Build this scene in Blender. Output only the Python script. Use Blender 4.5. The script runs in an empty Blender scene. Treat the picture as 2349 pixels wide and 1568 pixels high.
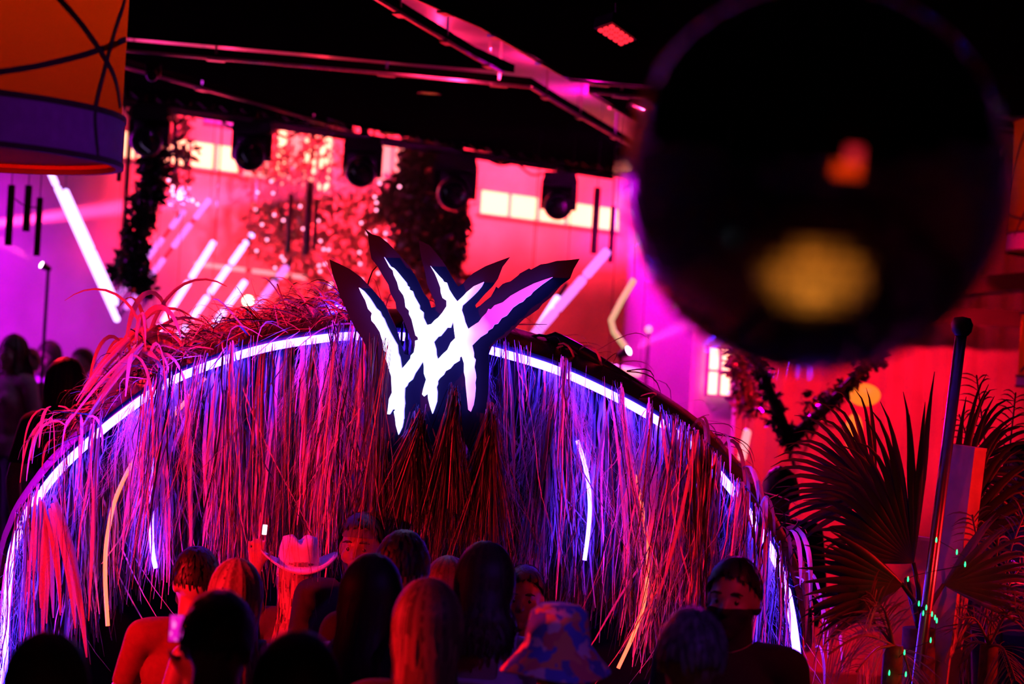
import bpy, math, random
import numpy as np
from mathutils import Vector, Matrix, geometry
random.seed(7); np.random.seed(7)
S = bpy.context.scene
COL = S.collection
R = math.radians
# ------------------------------------------------------------------ camera
LENS = 65.0
F = 2349 * LENS / 36.0
ROLL = R(3.5)
CAM = Vector((0, 0, 2.35))
RX = Vector((math.cos(ROLL), 0, math.sin(ROLL)))
UX = Vector((-math.sin(ROLL), 0, math.cos(ROLL)))
FX = Vector((0, 1, 0))
cd = bpy.data.cameras.new('camera'); cam = bpy.data.objects.new('camera', cd); COL.objects.link(cam)
cam.matrix_world = Matrix((( RX.x, UX.x, -FX.x, CAM.x), (RX.y, UX.y, -FX.y, CAM.y), (RX.z, UX.z, -FX.z, CAM.z), (0, 0, 0, 1)))
cd.lens = LENS; cd.sensor_width = 36; cd.clip_end = 200; cd.clip_start = 0.05
cd.dof.use_dof = True; cd.dof.focus_distance = 7.2; cd.dof.aperture_fstop = 2.0
S.camera = cam
def ray(px, py):
    return FX + RX * ((px - 1174.5) / F) + UX * ((784 - py) / F)
def P(px, py, d):
    return CAM + ray(px, py) * d
def PZ(px, py, z):
    r = ray(px, py)
    return CAM + r * ((z - CAM.z) / r.z)
def PPL(px, py, q, n):
    r = ray(px, py)
    return CAM + r * ((q - CAM).dot(n) / r.dot(n))
def hor(px):
    return 784 + math.tan(ROLL) * (px - 1174.5)
# ------------------------------------------------------------------ world, exposure, lights
w = bpy.data.worlds.new('world'); S.world = w; w.use_nodes = True
w.node_tree.nodes['Background'].inputs[0].default_value = (0.5, 0.05, 0.12, 1)
w.node_tree.nodes['Background'].inputs[1].default_value = 0.0
cy = S.cycles
cy.max_bounces = 5; cy.diffuse_bounces = 2; cy.glossy_bounces = 3; cy.transmission_bounces = 3; cy.transparent_max_bounces = 4; cy.volume_bounces = 0
S.view_settings.view_transform = 'Standard'; S.view_settings.look = 'None'
S.view_settings.exposure = 0.0; S.view_settings.gamma = 1.0; S.view_settings.use_curve_mapping = False
def lamp(name, kind, loc, col, power, target=None, size=0.1, spot=60, blend=0.3, size_y=None):
    l = bpy.data.lights.new(name, kind); l.energy = power; l.color = col
    o = bpy.data.objects.new(name, l); COL.objects.link(o); o.location = loc
    if kind == 'AREA':
        l.size = size
        if size_y: l.shape = 'RECTANGLE'; l.size_y = size_y
    else:
        l.shadow_soft_size = size
    if kind == 'SPOT':
        l.spot_size = R(spot); l.spot_blend = blend
    if target is not None:
        o.rotation_euler = (Vector(target) - Vector(loc)).to_track_quat('-Z', 'Y').to_euler()
    return o
RED = (1, 0.012, 0.03); PINK = (1, 0.03, 0.13); MAG = (0.75, 0.0, 0.85); BLUE = (0.07, 0.02, 1)
# front of house: red wash on the thatch and the crowd
lamp('red_wash_front', 'SPOT', (-3.5, 3.7, 2.5), (1, 0.004, 0.014), 2400, (-0.55, 7.4, 1.7), 0.1, 44, 1.0)
lamp('red_wash_side', 'SPOT', (2.0, 3.4, 3.5), (1, 0.004, 0.012), 130, (0.5, 7.4, 1.15), 0.1, 34, 0.7)
lamp('red_wash_palm', 'SPOT', (4.5, 6.4, 2.3), (1, 0.005, 0.008), 430, (1.9, 6.95, 1.3), 0.1, 46, 0.6)
lamp('red_back_left', 'SPOT', (-3.6, 11.5, 4.0), (1, 0.008, 0.03), 800, (-1.4, 7.6, 2.2), 0.1, 50, 0.5)
# hall behind the truss: pink and magenta wash
lamp('hall_wash_centre', 'SPOT', (-0.5, 15.7, 6.3), (1, 0.015, 0.045), 19000, (-0.8, 21.0, 1.5), 0.2, 95, 0.6)
lamp('hall_wash_right', 'SPOT', (1.2, 17.4, 6.0), (1, 0.014, 0.04), 19000, (2.2, 23.5, 1.4), 0.2, 80, 0.6)
lamp('hall_wash_left', 'SPOT', (-6.6, 12.6, 5.5), (0.62, 0.0, 0.85), 9500, (-5.9, 16.4, 1.6), 0.2, 62, 0.8)
lamp('hall_magenta_low', 'SPOT', (1.25, 16.4, 3.95), (0.85, 0.0, 0.7), 4200, (1.3, 14.0, 1.6), 0.05, 75, 0.7)
lamp('hall_wash_far_right', 'SPOT', (2.6, 19.0, 6.0), (1, 0.008, 0.2), 14000, (2.9, 24.6, 1.8), 0.2, 60, 0.8)
lamp('hall_low_fill', 'SPOT', (-1.6, 17.6, 0.4), (1, 0.015, 0.03), 4500, (-1.9, 20.2, 2.4), 0.2, 110, 0.8)  # added fill that brightens the lower hall wall
lamp('return_wall_wash', 'SPOT', (0.4, 13.6, 4.2), (1, 0.005, 0.25), 900, (1.8, 15.2, 1.9), 0.1, 50, 0.8)
lamp('crowd_red_fill', 'SPOT', (-2.3, 4.15, 2.25), (1, 0.006, 0.015), 420, (-0.2, 4.9, 1.42), 0.08, 17, 0.8)  # added red fill for the hair in the middle of the crowd
lamp('violet_fill', 'SPOT', (2.2, 3.6, 3.6), (0.4, 0.02, 0.9), 110, (-1.5, 5.2, 2.75), 0.1, 14, 1.0)  # added lamp that tints the big lantern's band violet
lamp('violet_crowd', 'SPOT', (1.3, 2.3, 3.9), (0.28, 0.04, 1), 75, (0.25, 5.4, 1.4), 0.1, 24, 1.0)
lamp('red_wall_wash', 'SPOT', (3.3, 10.3, 3.9), (1, 0.003, 0.025), 1700, (2.3, 13.9, 1.6), 0.15, 62, 0.9)
# warm down-light over the floor below the camera (seen in the mirror ball)
lamp('amber_downlight', 'SPOT', (0.25, 0.3, 4.1), (1, 0.32, 0.03), 2700, (0.3, 0.35, 0), 0.08, 48, 1.0)
# ------------------------------------------------------------------ materials
def nodes(name):
    m = bpy.data.materials.new(name); m.use_nodes = True
    return m, m.node_tree.nodes, m.node_tree.links, m.node_tree.nodes['Principled BSDF']
def pbr(name, col, rough=0.6, metal=0.0, noise=0.25, scale=12.0, spec=0.5, bump=0.0):
    m, n, l, b = nodes(name)
    b.inputs['Roughness'].default_value = rough; b.inputs['Metallic'].default_value = metal
    b.inputs['Specular IOR Level'].default_value = spec
    tc = n.new('ShaderNodeTexCoord'); nz = n.new('ShaderNodeTexNoise'); nz.inputs['Scale'].default_value = scale
    nz.inputs['Detail'].default_value = 4
    rp = n.new('ShaderNodeValToRGB')
    rp.color_ramp.elements[0].position = 0.3; rp.color_ramp.elements[1].position = 0.7
    rp.color_ramp.elements[0].color = (*[c * (1 - noise) for c in col], 1); rp.color_ramp.elements[1].color = (*[min(1, c * (1 + noise)) for c in col], 1)
    l.new(tc.outputs['Object'], nz.inputs['Vector']); l.new(nz.outputs['Fac'], rp.inputs[0]); l.new(rp.outputs[0], b.inputs['Base Color'])
    if bump:
        bp = n.new('ShaderNodeBump'); bp.inputs['Strength'].default_value = bump
        l.new(nz.outputs['Fac'], bp.inputs['Height']); l.new(bp.outputs[0], b.inputs['Normal'])
    return m
def emis(name, col, strength):
    m, n, l, b = nodes(name)
    b.inputs['Base Color'].default_value = (0.12, 0.12, 0.12, 1); b.inputs['Roughness'].default_value = 0.4
    b.inputs['Emission Color'].default_value = (*col, 1); b.inputs['Emission Strength'].default_value = strength
    return m
def strandmat(name, ca, cb, rough=0.45, transl=0.16, pos=(0.0, 1.0)):
    m, n, l, b = nodes(name)
    g = n.new('ShaderNodeNewGeometry'); rp = n.new('ShaderNodeValToRGB')
    rp.color_ramp.elements[0].position, rp.color_ramp.elements[1].position = pos; rp.color_ramp.elements[0].color = (*ca, 1); rp.color_ramp.elements[1].color = (*cb, 1)
    l.new(g.outputs['Random Per Island'], rp.inputs[0]); l.new(rp.outputs[0], b.inputs['Base Color'])
    b.inputs['Roughness'].default_value = rough
    t = n.new('ShaderNodeBsdfTranslucent'); l.new(rp.outputs[0], t.inputs[0])
    mx = n.new('ShaderNodeMixShader'); mx.inputs[0].default_value = transl
    l.new(b.outputs[0], mx.inputs[1]); l.new(t.outputs[0], mx.inputs[2]); l.new(mx.outputs[0], n['Material Output'].inputs[0])
    return m
M = {}
M['black'] = pbr('black_metal', (0.007, 0.007, 0.008), 0.5, 0.0, 0.3, 20)
M['blackmat'] = pbr('black_painted_board', (0.003, 0.0028, 0.003), 0.7, 0, 0.3, 6, 0.0)
M['emback'] = pbr('sign_backing_board', (0.014, 0.012, 0.018), 0.55, 0, 0.1, 6, 0.05)
M['rail'] = pbr('aluminium_rail', (0.5, 0.48, 0.5), 0.28, 1.0, 0.15, 30)
M['slab'] = pbr('painted_slab', (0.42, 0.4, 0.42), 0.4, 0, 0.3, 3, bump=0.05)
M['wall'] = pbr('plaster_wall', (0.45, 0.43, 0.44), 0.8, 0, 0.18, 2, bump=0.1)
M['curtain'] = pbr('wall_drape', (0.42, 0.36, 0.36), 0.85, 0, 0.15, 3)
M['floor'] = pbr('worn_floor', (0.075, 0.06, 0.045), 0.55, 0, 0.55, 4, bump=0.15)
M['dark'] = pbr('dark_wall', (0.05, 0.045, 0.045), 0.8, 0, 0.3, 3)
M['darkwood'] = pbr('dark_timber', (0.09, 0.06, 0.05), 0.6, 0, 0.3, 5)
M['frame'] = pbr('window_frame', (0.5, 0.45, 0.42), 0.6, 0, 0.2, 9)
M['paneglow'] = emis('lit_window_pane', (1, 0.34, 0.2), 4.6)
M['panemid'] = emis('lit_window_pane_pink', (1, 0.3, 0.3), 1.6)
M['purpleglow'] = emis('purple_light_panel', (0.7, 0.02, 0.8), 1.3)
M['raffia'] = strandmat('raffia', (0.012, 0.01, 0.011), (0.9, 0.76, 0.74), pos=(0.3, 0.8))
M['raffiadark'] = strandmat('raffia_dark', (0.02, 0.018, 0.02), (0.3, 0.26, 0.26))  # darker raffia copy; the dark gaps between strands are put into the colour
M['raffiashaded'] = strandmat('raffia_shaded_dark', (0.006, 0.006, 0.01), (0.13, 0.11, 0.15), pos=(0.35, 1.0))  # raffia copy with the shade under the emblem put into its colour
M['fluff'] = strandmat('raffia_fibre', (0.5, 0.42, 0.4), (0.85, 0.75, 0.72), 0.5, 0.4)
M['ribbon'] = strandmat('raffia_ribbon', (0.5, 0.36, 0.28), (0.7, 0.52, 0.42), 0.4, 0.35)
M['tarp'] = pbr('black_tarp', (0.02, 0.018, 0.022), 0.25, 0, 0.3, 5, bump=0.1)
M['strip'] = emis('led_strip_blue', (0.045, 0.017, 1.0), 70.0)
M['striporange'] = emis('led_strip_orange', (1.0, 0.075, 0.03), 4.5)
M['leafdark'] = strandmat('dark_leaf', (0.010, 0.016, 0.012), (0.03, 0.045, 0.03), 0.35, 0.1)
M['leafred'] = strandmat('glossy_leaf', (0.08, 0.09, 0.06), (0.24, 0.22, 0.16), 0.18, 0.2)
M['vine'] = pbr('vine_stem', (0.03, 0.025, 0.02), 0.8, 0, 0.3, 20)
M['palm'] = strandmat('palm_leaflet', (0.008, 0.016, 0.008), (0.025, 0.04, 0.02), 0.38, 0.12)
M['palmlit'] = strandmat('palm_leaflet_lit', (0.14, 0.13, 0.08), (0.3, 0.26, 0.16), 0.38, 0.25)  # brighter leaflet copy for red-lit leaves; the light is put into the colour
M['husk'] = pbr('palm_husk', (0.09, 0.06, 0.04), 0.9, 0, 0.5, 30, bump=0.4)
M['chrome'] = pbr('chrome_pole', (0.7, 0.68, 0.7), 0.27, 1.0, 0.1, 20)
M['plank'] = pbr('pale_timber_plank', (0.55, 0.42, 0.32), 0.7, 0, 0.25, 8, bump=0.1)
M['green'] = emis('green_fairy_light', (0.01, 1.0, 0.25), 3.0)
M['greencable'] = pbr('green_cable', (0.02, 0.04, 0.02), 0.6)
M['mirror'] = pbr('mirror_tile', (0.9, 0.88, 0.86), 0.035, 1.0, 0.03, 10)
M['grout'] = pbr('ball_core', (0.01, 0.01, 0.01), 0.7)
M['strap'] = pbr('dark_strap', (0.035, 0.012, 0.008), 0.8)
M['bandcloth'] = pbr('lantern_band', (0.3, 0.12, 0.36), 0.85, 0, 0.1, 30)
M['phone'] = pbr('phone_shell', (0.02, 0.02, 0.025), 0.3)
M['tubepink'] = emis('pink_light_tube', (0.85, 0.2, 1.0), 1.3)
M['tubewhite'] = emis('white_light_tube', (0.6, 0.36, 1.0), 3.0)
M['tubewarm'] = emis('warm_light_tube', (1.0, 0.25, 0.3), 1.6)
M['neon'] = emis('green_neon_tube', (0.75, 0.5, 0.26), 0.8)
M['blueglint'] = emis('blue_glint_glow', (0.1, 0.08, 1), 5.0); M['coolglint'] = emis('cool_glint_glow', (0.6, 0.85, 1), 4.0)
M['glint'] = emis('pink_glint', (1, 0.25, 0.45), 5.0)
M['lens'] = emis('bright_lamp_lens', (1, 0.55, 0.9), 12.0)
M['warmlens'] = emis('warm_lamp_lens', (1, 0.72, 0.5), 9.0)
M['amber'] = emis('amber_bulb', (1, 0.2, 0.01), 1.1)
M['redled'] = emis('red_led', (1, 0.02, 0.035), 1.6)
M['glass'] = pbr('dark_lens_glass', (0.01, 0.01, 0.012), 0.08, 0, 0.1, 5, 0.6)
def shade_mat():
    m, n, l, b = nodes('orange_lantern_cloth')
    tc = n.new('ShaderNodeTexCoord'); nz = n.new('ShaderNodeTexNoise'); nz.inputs['Scale'].default_value = 2.2
    rp = n.new('ShaderNodeValToRGB'); rp.color_ramp.elements[0].color = (0.62, 0.1, 0.012, 1); rp.color_ramp.elements[1].color = (0.72, 0.15, 0.03, 1)
    l.new(tc.outputs['Object'], nz.inputs['Vector']); l.new(nz.outputs['Fac'], rp.inputs[0])
    t = n.new('ShaderNodeBsdfTranslucent'); d = n.new('ShaderNodeBsdfDiffuse'); mx = n.new('ShaderNodeMixShader'); mx.inputs[0].default_value = 0.8
    l.new(rp.outputs[0], t.inputs[0]); l.new(rp.outputs[0], d.inputs[0]); l.new(d.outputs[0], mx.inputs[1]); l.new(t.outputs[0], mx.inputs[2])
    l.new(mx.outputs[0], n['Material Output'].inputs[0]); return m
M['shade'] = shade_mat(); M['diffuser'] = strandmat('lantern_diffuser', (0.3, 0.09, 0.02), (0.35, 0.1, 0.02), 0.8, 0.7)
def sign_mat():
    m, n, l, b = nodes('lit_sign_face')
    tc = n.new('ShaderNodeTexCoord'); sp = n.new('ShaderNodeSeparateXYZ'); l.new(tc.outputs['Generated'], sp.inputs[0])
    nz = n.new('ShaderNodeTexNoise'); nz.inputs['Scale'].default_value = 3.5; l.new(tc.outputs['Generated'], nz.inputs['Vector'])
    # colour of the leds behind the acrylic: cyan at the lower left, violet at the upper right arm and at the tips
    m1 = n.new('ShaderNodeMath'); m1.operation = 'MULTIPLY_ADD'; m1.inputs[1].default_value = 0.22; l.new(nz.outputs['Fac'], m1.inputs[0]); l.new(sp.outputs['X'], m1.inputs[2])
    rp = n.new('ShaderNodeValToRGB'); e = rp.color_ramp.elements
    e[0].position = 0.0; e[0].color = (1.8, 1.3, 4.2, 1); e[1].position = 1.0; e[1].color = (0.62, 0.1, 1.2, 1)
    for p_, c_ in ((0.3, (1.3, 2.2, 4.0)), (0.44, (0.8, 1.8, 2.6)), (0.5, (1.3, 2.0, 3.6)), (0.64, (1.5, 1.5, 3.4)), (0.73, (1.0, 0.5, 1.9)), (0.8, (0.55, 0.05, 1.1))):
        q = e.new(p_); q.color = (*c_, 1)
    l.new(m1.outputs[0], rp.inputs[0]); l.new(rp.outputs[0], b.inputs['Emission Color']); b.inputs['Emission Strength'].default_value = 1.0
    b.inputs['Base Color'].default_value = (0.7, 0.7, 0.7, 1)
    return m
M['sign'] = sign_mat()
M['signside'] = emis('sign_return_edge', (0.09, 0.07, 1.0), 7.0)
def haze_mat():
    m = bpy.data.materials.new('stage_haze'); m.use_nodes = True; n = m.node_tree.nodes; l = m.node_tree.links
    n.remove(n['Principled BSDF']); v = n.new('ShaderNodeVolumeScatter'); v.inputs['Density'].default_value = 0.055
    v.inputs['Anisotropy'].default_value = 0.2; v.inputs['Color'].default_value = (0.95, 0.95, 0.95, 1)
    l.new(v.outputs[0], n['Material Output'].inputs['Volume']); return m
M['haze'] = haze_mat()
def floral_mat():
    m, n, l, b = nodes('floral_cotton'); tc = n.new('ShaderNodeTexCoord'); v = n.new('ShaderNodeTexVoronoi'); v.inputs['Scale'].default_value = 24
    nz = n.new('ShaderNodeTexNoise'); nz.inputs['Scale'].default_value = 18; mxv = n.new('ShaderNodeMixRGB'); mxv.inputs[0].default_value = 0.12
    l.new(tc.outputs['Object'], nz.inputs['Vector']); l.new(tc.outputs['Object'], mxv.inputs[1]); l.new(nz.outputs['Color'], mxv.inputs[2]); l.new(mxv.outputs[0], v.inputs['Vector'])
    rp = n.new('ShaderNodeValToRGB'); rp.color_ramp.interpolation = 'CONSTANT'; e = rp.color_ramp.elements
    e[0].color = (0.12, 0.2, 0.6, 1); e[1].position = 0.35; e[1].color = (0.75, 0.2, 0.15, 1)
    for p_, c_ in ((0.5, (0.8, 0.7, 0.6)), (0.62, (0.12, 0.15, 0.4)), (0.8, (0.85, 0.45, 0.15))): q = e.new(p_); q.color = (*c_, 1)
    sp = n.new('ShaderNodeSeparateColor'); l.new(v.outputs['Color'], sp.inputs[0]); l.new(sp.outputs[0], rp.inputs[0]); l.new(rp.outputs[0], b.inputs['Base Color'])
    b.inputs['Roughness'].default_value = 0.8; return m
M['floral'] = floral_mat()
def screen_mat():
    m, n, l, b = nodes('phone_screen_picture'); tc = n.new('ShaderNodeTexCoord'); wv = n.new('ShaderNodeTexNoise'); wv.inputs['Scale'].default_value = 2.6; wv.inputs['Detail'].default_value = 1
    rp = n.new('ShaderNodeValToRGB'); rp.color_ramp.elements[0].color = (0.2, 0.0, 0.35, 1); rp.color_ramp.elements[1].color = (0.9, 0.5, 1, 1)
    rp.color_ramp.elements[0].position = 0.48
    l.new(tc.outputs['Generated'], wv.inputs['Vector']); l.new(wv.outputs['Fac'], rp.inputs[0]); l.new(rp.outputs[0], b.inputs['Emission Color']); b.inputs['Emission Strength'].default_value = 1.5
    return m
M['screen'] = screen_mat()
for nm, c in (('skin_light', (0.3, 0.2, 0.16)), ('skin_tan', (0.13, 0.08, 0.06)), ('skin_dark', (0.16, 0.09, 0.06))):
    M[nm] = pbr(nm, c, 0.5, 0, 0.08, 25)
for nm, c in (('hair_black', (0.008, 0.007, 0.007)), ('hair_brown', (0.05, 0.03, 0.02)), ('hair_chestnut', (0.3, 0.17, 0.1)), ('hair_blonde', (0.36, 0.28, 0.22)), ('hair_grey', (0.16, 0.14, 0.14))):
    M[nm] = strandmat(nm, tuple(k * 0.15 for k in c), tuple(k * 1.25 for k in c), 0.5, 0.1)
for nm, c in (('cloth_black', (0.012, 0.012, 0.014)), ('cloth_red', (0.16, 0.04, 0.03)), ('cloth_lavender', (0.5, 0.45, 0.6)), ('cloth_dark', (0.05, 0.04, 0.06)), ('cloth_pale', (0.3, 0.25, 0.26)), ('cloth_denim', (0.06, 0.08, 0.14)), ('straw', (0.72, 0.6, 0.55))):
    M[nm] = pbr(nm, c, 0.85, 0, 0.12, 40, 0.3, bump=0.1)
M['eye'] = pbr('eye_white', (0.2, 0.19, 0.18), 0.2, 0, 0.02); M['iris'] = pbr('dark_iris', (0.02, 0.012, 0.01), 0.15)
# ------------------------------------------------------------------ object helpers
WLOC = {}
def _link(name, me, mats, parent, org):
    o = bpy.data.objects.new(name, me); COL.objects.link(o)
    for m in (mats if isinstance(mats, (list, tuple)) else [mats]): me.materials.append(M[m] if isinstance(m, str) else m)
    org = Vector(org)
    if parent is None: o.location = org; WLOC[o] = org
    else:
        o.parent = parent; o.location = org - WLOC[parent]; WLOC[o] = org
    return o
def mobj(name, V, Fc, mats, parent=None, smooth=False, mi=None, base=None):
    V = np.asarray(V, dtype=float).reshape(-1, 3)
    if base is None:
        lo, hi = V.min(0), V.max(0); base = ((lo[0] + hi[0]) / 2, (lo[1] + hi[1]) / 2, lo[2])
    me = bpy.data.meshes.new(name); me.from_pydata((V - np.array(base)).tolist(), [], [list(map(int, f)) for f in Fc])
    if smooth: me.polygons.foreach_set('use_smooth', [True] * len(me.polygons))
    if mi is not None: me.polygons.foreach_set('material_index', mi)
    me.update()
    return _link(name, me, mats, parent, base)
def quads_obj(name, V, Q, mat, parent=None, smooth=True, base=None):
    """fast path: numpy verts and quad index array"""
    V = np.asarray(V, dtype=np.float32).reshape(-1, 3); Q = np.asarray(Q, dtype=np.int32).reshape(-1, 4)
    if base is None:
        lo, hi = V.min(0), V.max(0); base = (float(lo[0] + hi[0]) / 2, float(lo[1] + hi[1]) / 2, float(lo[2]))
    me = bpy.data.meshes.new(name); me.vertices.add(len(V)); me.vertices.foreach_set('co', (V - np.array(base, dtype=np.float32)).ravel())
    me.loops.add(Q.size); me.loops.foreach_set('vertex_index', Q.ravel())
    me.polygons.add(len(Q)); me.polygons.foreach_set('loop_start', np.arange(0, Q.size, 4, dtype=np.int32)); me.polygons.foreach_set('loop_total', np.full(len(Q), 4, dtype=np.int32))
    me.update(calc_edges=True); me.validate()
    if smooth: me.polygons.foreach_set('use_smooth', [True] * len(me.polygons))
    return _link(name, me, mat, parent, base)
def tag(o, label=None, cat=None, group=None, kind=None):
    if label: o['label'] = label
    if cat: o['category'] = cat
    if group: o['group'] = group
    if kind: o['kind'] = kind
    return o
def thing(name, label, cat, loc, group=None, kind=None):
    o = bpy.data.objects.new(name, None); COL.objects.link(o); o.location = Vector(loc); WLOC[o] = Vector(loc); o.empty_display_size = 0.1
    return tag(o, label, cat, group, kind)
class MB:
    def __init__(s): s.V = []; s.F = []; s.I = []
    def add(s, V, Fc, mi=0):
        k = len(s.V); s.V += [tuple(v) for v in V]; s.F += [[i + k for i in f] for f in Fc]; s.I += [mi] * len(Fc); return s
    def prism(s, poly, d, mi=0):
        """poly: list of 3d points (flat polygon), extruded by vector d"""
        n = len(poly); d = Vector(d); V = [Vector(p) for p in poly] + [Vector(p) + d for p in poly]
        return s.add(V, [list(range(n))[::-1], list(range(n, 2 * n))] + [[i, (i + 1) % n, n + (i + 1) % n, n + i] for i in range(n)], mi)
    def box(s, c, sx, sy, sz, ax=None, mi=0):
        c = Vector(c); a = ax or (Vector((1, 0, 0)), Vector((0, 1, 0)), Vector((0, 0, 1)))
        V = [c + a[0] * (i * sx / 2) + a[1] * (j * sy / 2) + a[2] * (k * sz / 2) for k in (-1, 1) for (i, j) in ((-1, -1), (1, -1), (1, 1), (-1, 1))]
        return s.add(V, [[3, 2, 1, 0], [4, 5, 6, 7], [0, 1, 5, 4], [1, 2, 6, 5], [2, 3, 7, 6], [3, 0, 4, 7]], mi)
    def tube(s, pts, r, n=8, mi=0, closed=False):
        pts = [Vector(p) for p in pts]; k = len(pts); rr = r if isinstance(r, (list, tuple)) else [r] * k; V = []; Fc = []
        up = None
        for i, p in enumerate(pts):
            t = (pts[min(i + 1, k - 1)] - pts[max(i - 1, 0)]).normalized()
            if up is None: up = t.orthogonal().normalized()
            up = (up - t * up.dot(t)); up = up.normalized() if up.length > 1e-6 else t.orthogonal().normalized()
            b = t.cross(up)
            V += [p + (up * math.cos(2 * math.pi * j / n) + b * math.sin(2 * math.pi * j / n)) * rr[i] for j in range(n)]
        for i in range(k - 1):
            Fc += [[i * n + j, i * n + (j + 1) % n, (i + 1) * n + (j + 1) % n, (i + 1) * n + j] for j in range(n)]
        Fc += [list(range(n))[::-1], [(k - 1) * n + j for j in range(n)]]
        return s.add(V, Fc, mi)
    def lathe(s, c, prof, n=24, ax=None, mi=0):
        """prof: list of (radius, height) along axis ax[2]"""
        c = Vector(c); a = ax or (Vector((1, 0, 0)), Vector((0, 1, 0)), Vector((0, 0, 1))); V = []; Fc = []; k = len(prof)
        for r_, h in prof:
            V += [c + a[2] * h + (a[0] * math.cos(2 * math.pi * j / n) + a[1] * math.sin(2 * math.pi * j / n)) * r_ for j in range(n)]
        for i in range(k - 1):
            Fc += [[i * n + j, i * n + (j + 1) % n, (i + 1) * n + (j + 1) % n, (i + 1) * n + j] for j in range(n)]
        return s.add(V, Fc, mi)
    def disc_cap(s, c, r, n=24, ax=None, mi=0):
        c = Vector(c); a = ax or (Vector((1, 0, 0)), Vector((0, 1, 0)), Vector((0, 0, 1)))
        return s.add([c + (a[0] * math.cos(2 * math.pi * j / n) + a[1] * math.sin(2 * math.pi * j / n)) * r for j in range(n)], [list(range(n))], mi)
    def ball(s, c, rad, nu=14, nv=9, mi=0):
        rad = rad if isinstance(rad, (tuple, list)) else (rad,) * 3; V = []; Fc = []
        for i in range(nv + 1):
            th = math.pi * i / nv
            V += [(c[0] + rad[0] * math.sin(th) * math.cos(2 * math.pi * j / nu), c[1] + rad[1] * math.sin(th) * math.sin(2 * math.pi * j / nu), c[2] + rad[2] * math.cos(th)) for j in range(nu)]
        for i in range(nv):
            for j in range(nu):
                a_, b_, c_, d_ = i * nu + j, i * nu + (j + 1) % nu, (i + 1) * nu + (j + 1) % nu, (i + 1) * nu + j
                Fc.append([d_, c_, b_] if i == 0 else ([a_, d_, b_] if i == nv - 1 else [d_, c_, b_, a_]))
        return s.add(V, Fc, mi)
    def build(s, name, mats, parent=None, smooth=False, base=None):
        return mobj(name, s.V, s.F, mats, parent, smooth, s.I if isinstance(mats, (list, tuple)) else None, base)
def axes(d, up=Vector((0, 0, 1))):
    """frame whose third axis is d"""
    d = Vector(d).normalized(); x = d.cross(up)
    x = x.normalized() if x.length > 1e-4 else Vector((1, 0, 0)); return (x, d.cross(x).normalized(), d)
def ribbons(pts, wid, side):
    """pts (N,K,3), wid (N,K) half widths, side (N,3) or (N,K,3) -> verts, quads"""
    N, K, _ = pts.shape
    if side.ndim == 2: side = np.repeat(side[:, None, :], K, 1)
    a = pts - side * wid[..., None]; b = pts + side * wid[..., None]
    V = np.stack([a, b], 2).reshape(-1, 3)
    i = (np.arange(N)[:, None] * K + np.arange(K - 1)[None, :]) * 2
    Q = np.stack([i, i + 1, i + 3, i + 2], -1).reshape(-1, 4)
    return V, Q
def nrm(a): return a / np.maximum(np.linalg.norm(a, axis=-1, keepdims=True), 1e-9)
def npv(v): return np.array((v[0], v[1], v[2]))
def curve_pts(pl, n):
    """catmull-rom through points, n samples evenly by chord"""
    pl = [Vector(p) for p in pl]; out = []
    L = [0]
    for a, b in zip(pl, pl[1:]): L.append(L[-1] + (b - a).length)
    for k in range(n):
        t = L[-1] * k / (n - 1); i = 0
        while i < len(pl) - 2 and L[i + 1] < t: i += 1
        u = (t - L[i]) / max(L[i + 1] - L[i], 1e-9)
        p0, p1, p2, p3 = pl[max(i - 1, 0)], pl[i], pl[i + 1], pl[min(i + 2, len(pl) - 1)]
        out.append(0.5 * ((2 * p1) + (p2 - p0) * u + (2 * p0 - 5 * p1 + 4 * p2 - p3) * u * u + (3 * p1 - p0 - 3 * p2 + p3) * u ** 3))
    return out
def leaf_cloud(centers, rad, n, size, seed, down=0.5):
    """n leaf quads (bent, 2 faces each) scattered in ellipsoids -> verts, quads"""
    rs = np.random.RandomState(seed); C = np.array([npv(c) for c in centers]); idx = rs.randint(0, len(C), n)
    d = nrm(rs.normal(size=(n, 3))) * (rs.rand(n, 1) ** 0.45) * np.array(rad); p0 = C[idx] + d
    ax = nrm(rs.normal(size=(n, 3)) + nrm(d) * 0.8 + np.array([0, 0, -down])); sd = nrm(np.cross(ax, rs.normal(size=(n, 3))))
    L = size * (0.6 + 0.8 * rs.rand(n, 1)); nn = np.cross(ax, sd)
    pts = np.stack([p0, p0 + ax * L * 0.35 + nn * L * 0.08, p0 + ax * L * 0.75 + nn * L * 0.05, p0 + ax * L - nn * L * 0.12], 1)
    wd = np.stack([np.full(n, .02), np.full(n, .2), np.full(n, .16), np.full(n, .015)], 1) * L
    return ribbons(pts, wd, sd)
# ------------------------------------------------------------------ room shell
def plane_box(name, a, b, z0, z1, th, mat):
    """wall from xy a to xy b, thickness th behind it"""
    a, b = Vector((*a, z0)), Vector((*b, z0)); n_ = Vector((-(b - a).y, (b - a).x, 0)).normalized() * th
    o = MB().prism([a, b, b + n_, a + n_], (0, 0, z1 - z0)).build(name, mat); tag(o, kind='structure'); return o
ZC = 4.15
fl = MB().box((0, 10, -0.05), 26, 40, 0.1).build('floor', 'floor'); tag(fl, kind='structure')
BW0, BW1 = Vector((-3.8, 18.0, 0)), Vector((0.3, 22.2, 0))
BWD = (BW1 - BW0).normalized(); BWN = Vector((-BWD.y, BWD.x, 0))
def PW(px, py): return PPL(px, py, BW0, BWN)
A0, B0 = BW0 - BWD * 7.5, BW0 + BWD * 13
plane_box('wall_back', (A0.x, A0.y), (B0.x, B0.y), 0, 7, 0.2, 'wall')
plane_box('wall_left', (-9.2, -8), (-9.2, 13.5), 0, 7, 0.2, 'dark')
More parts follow.
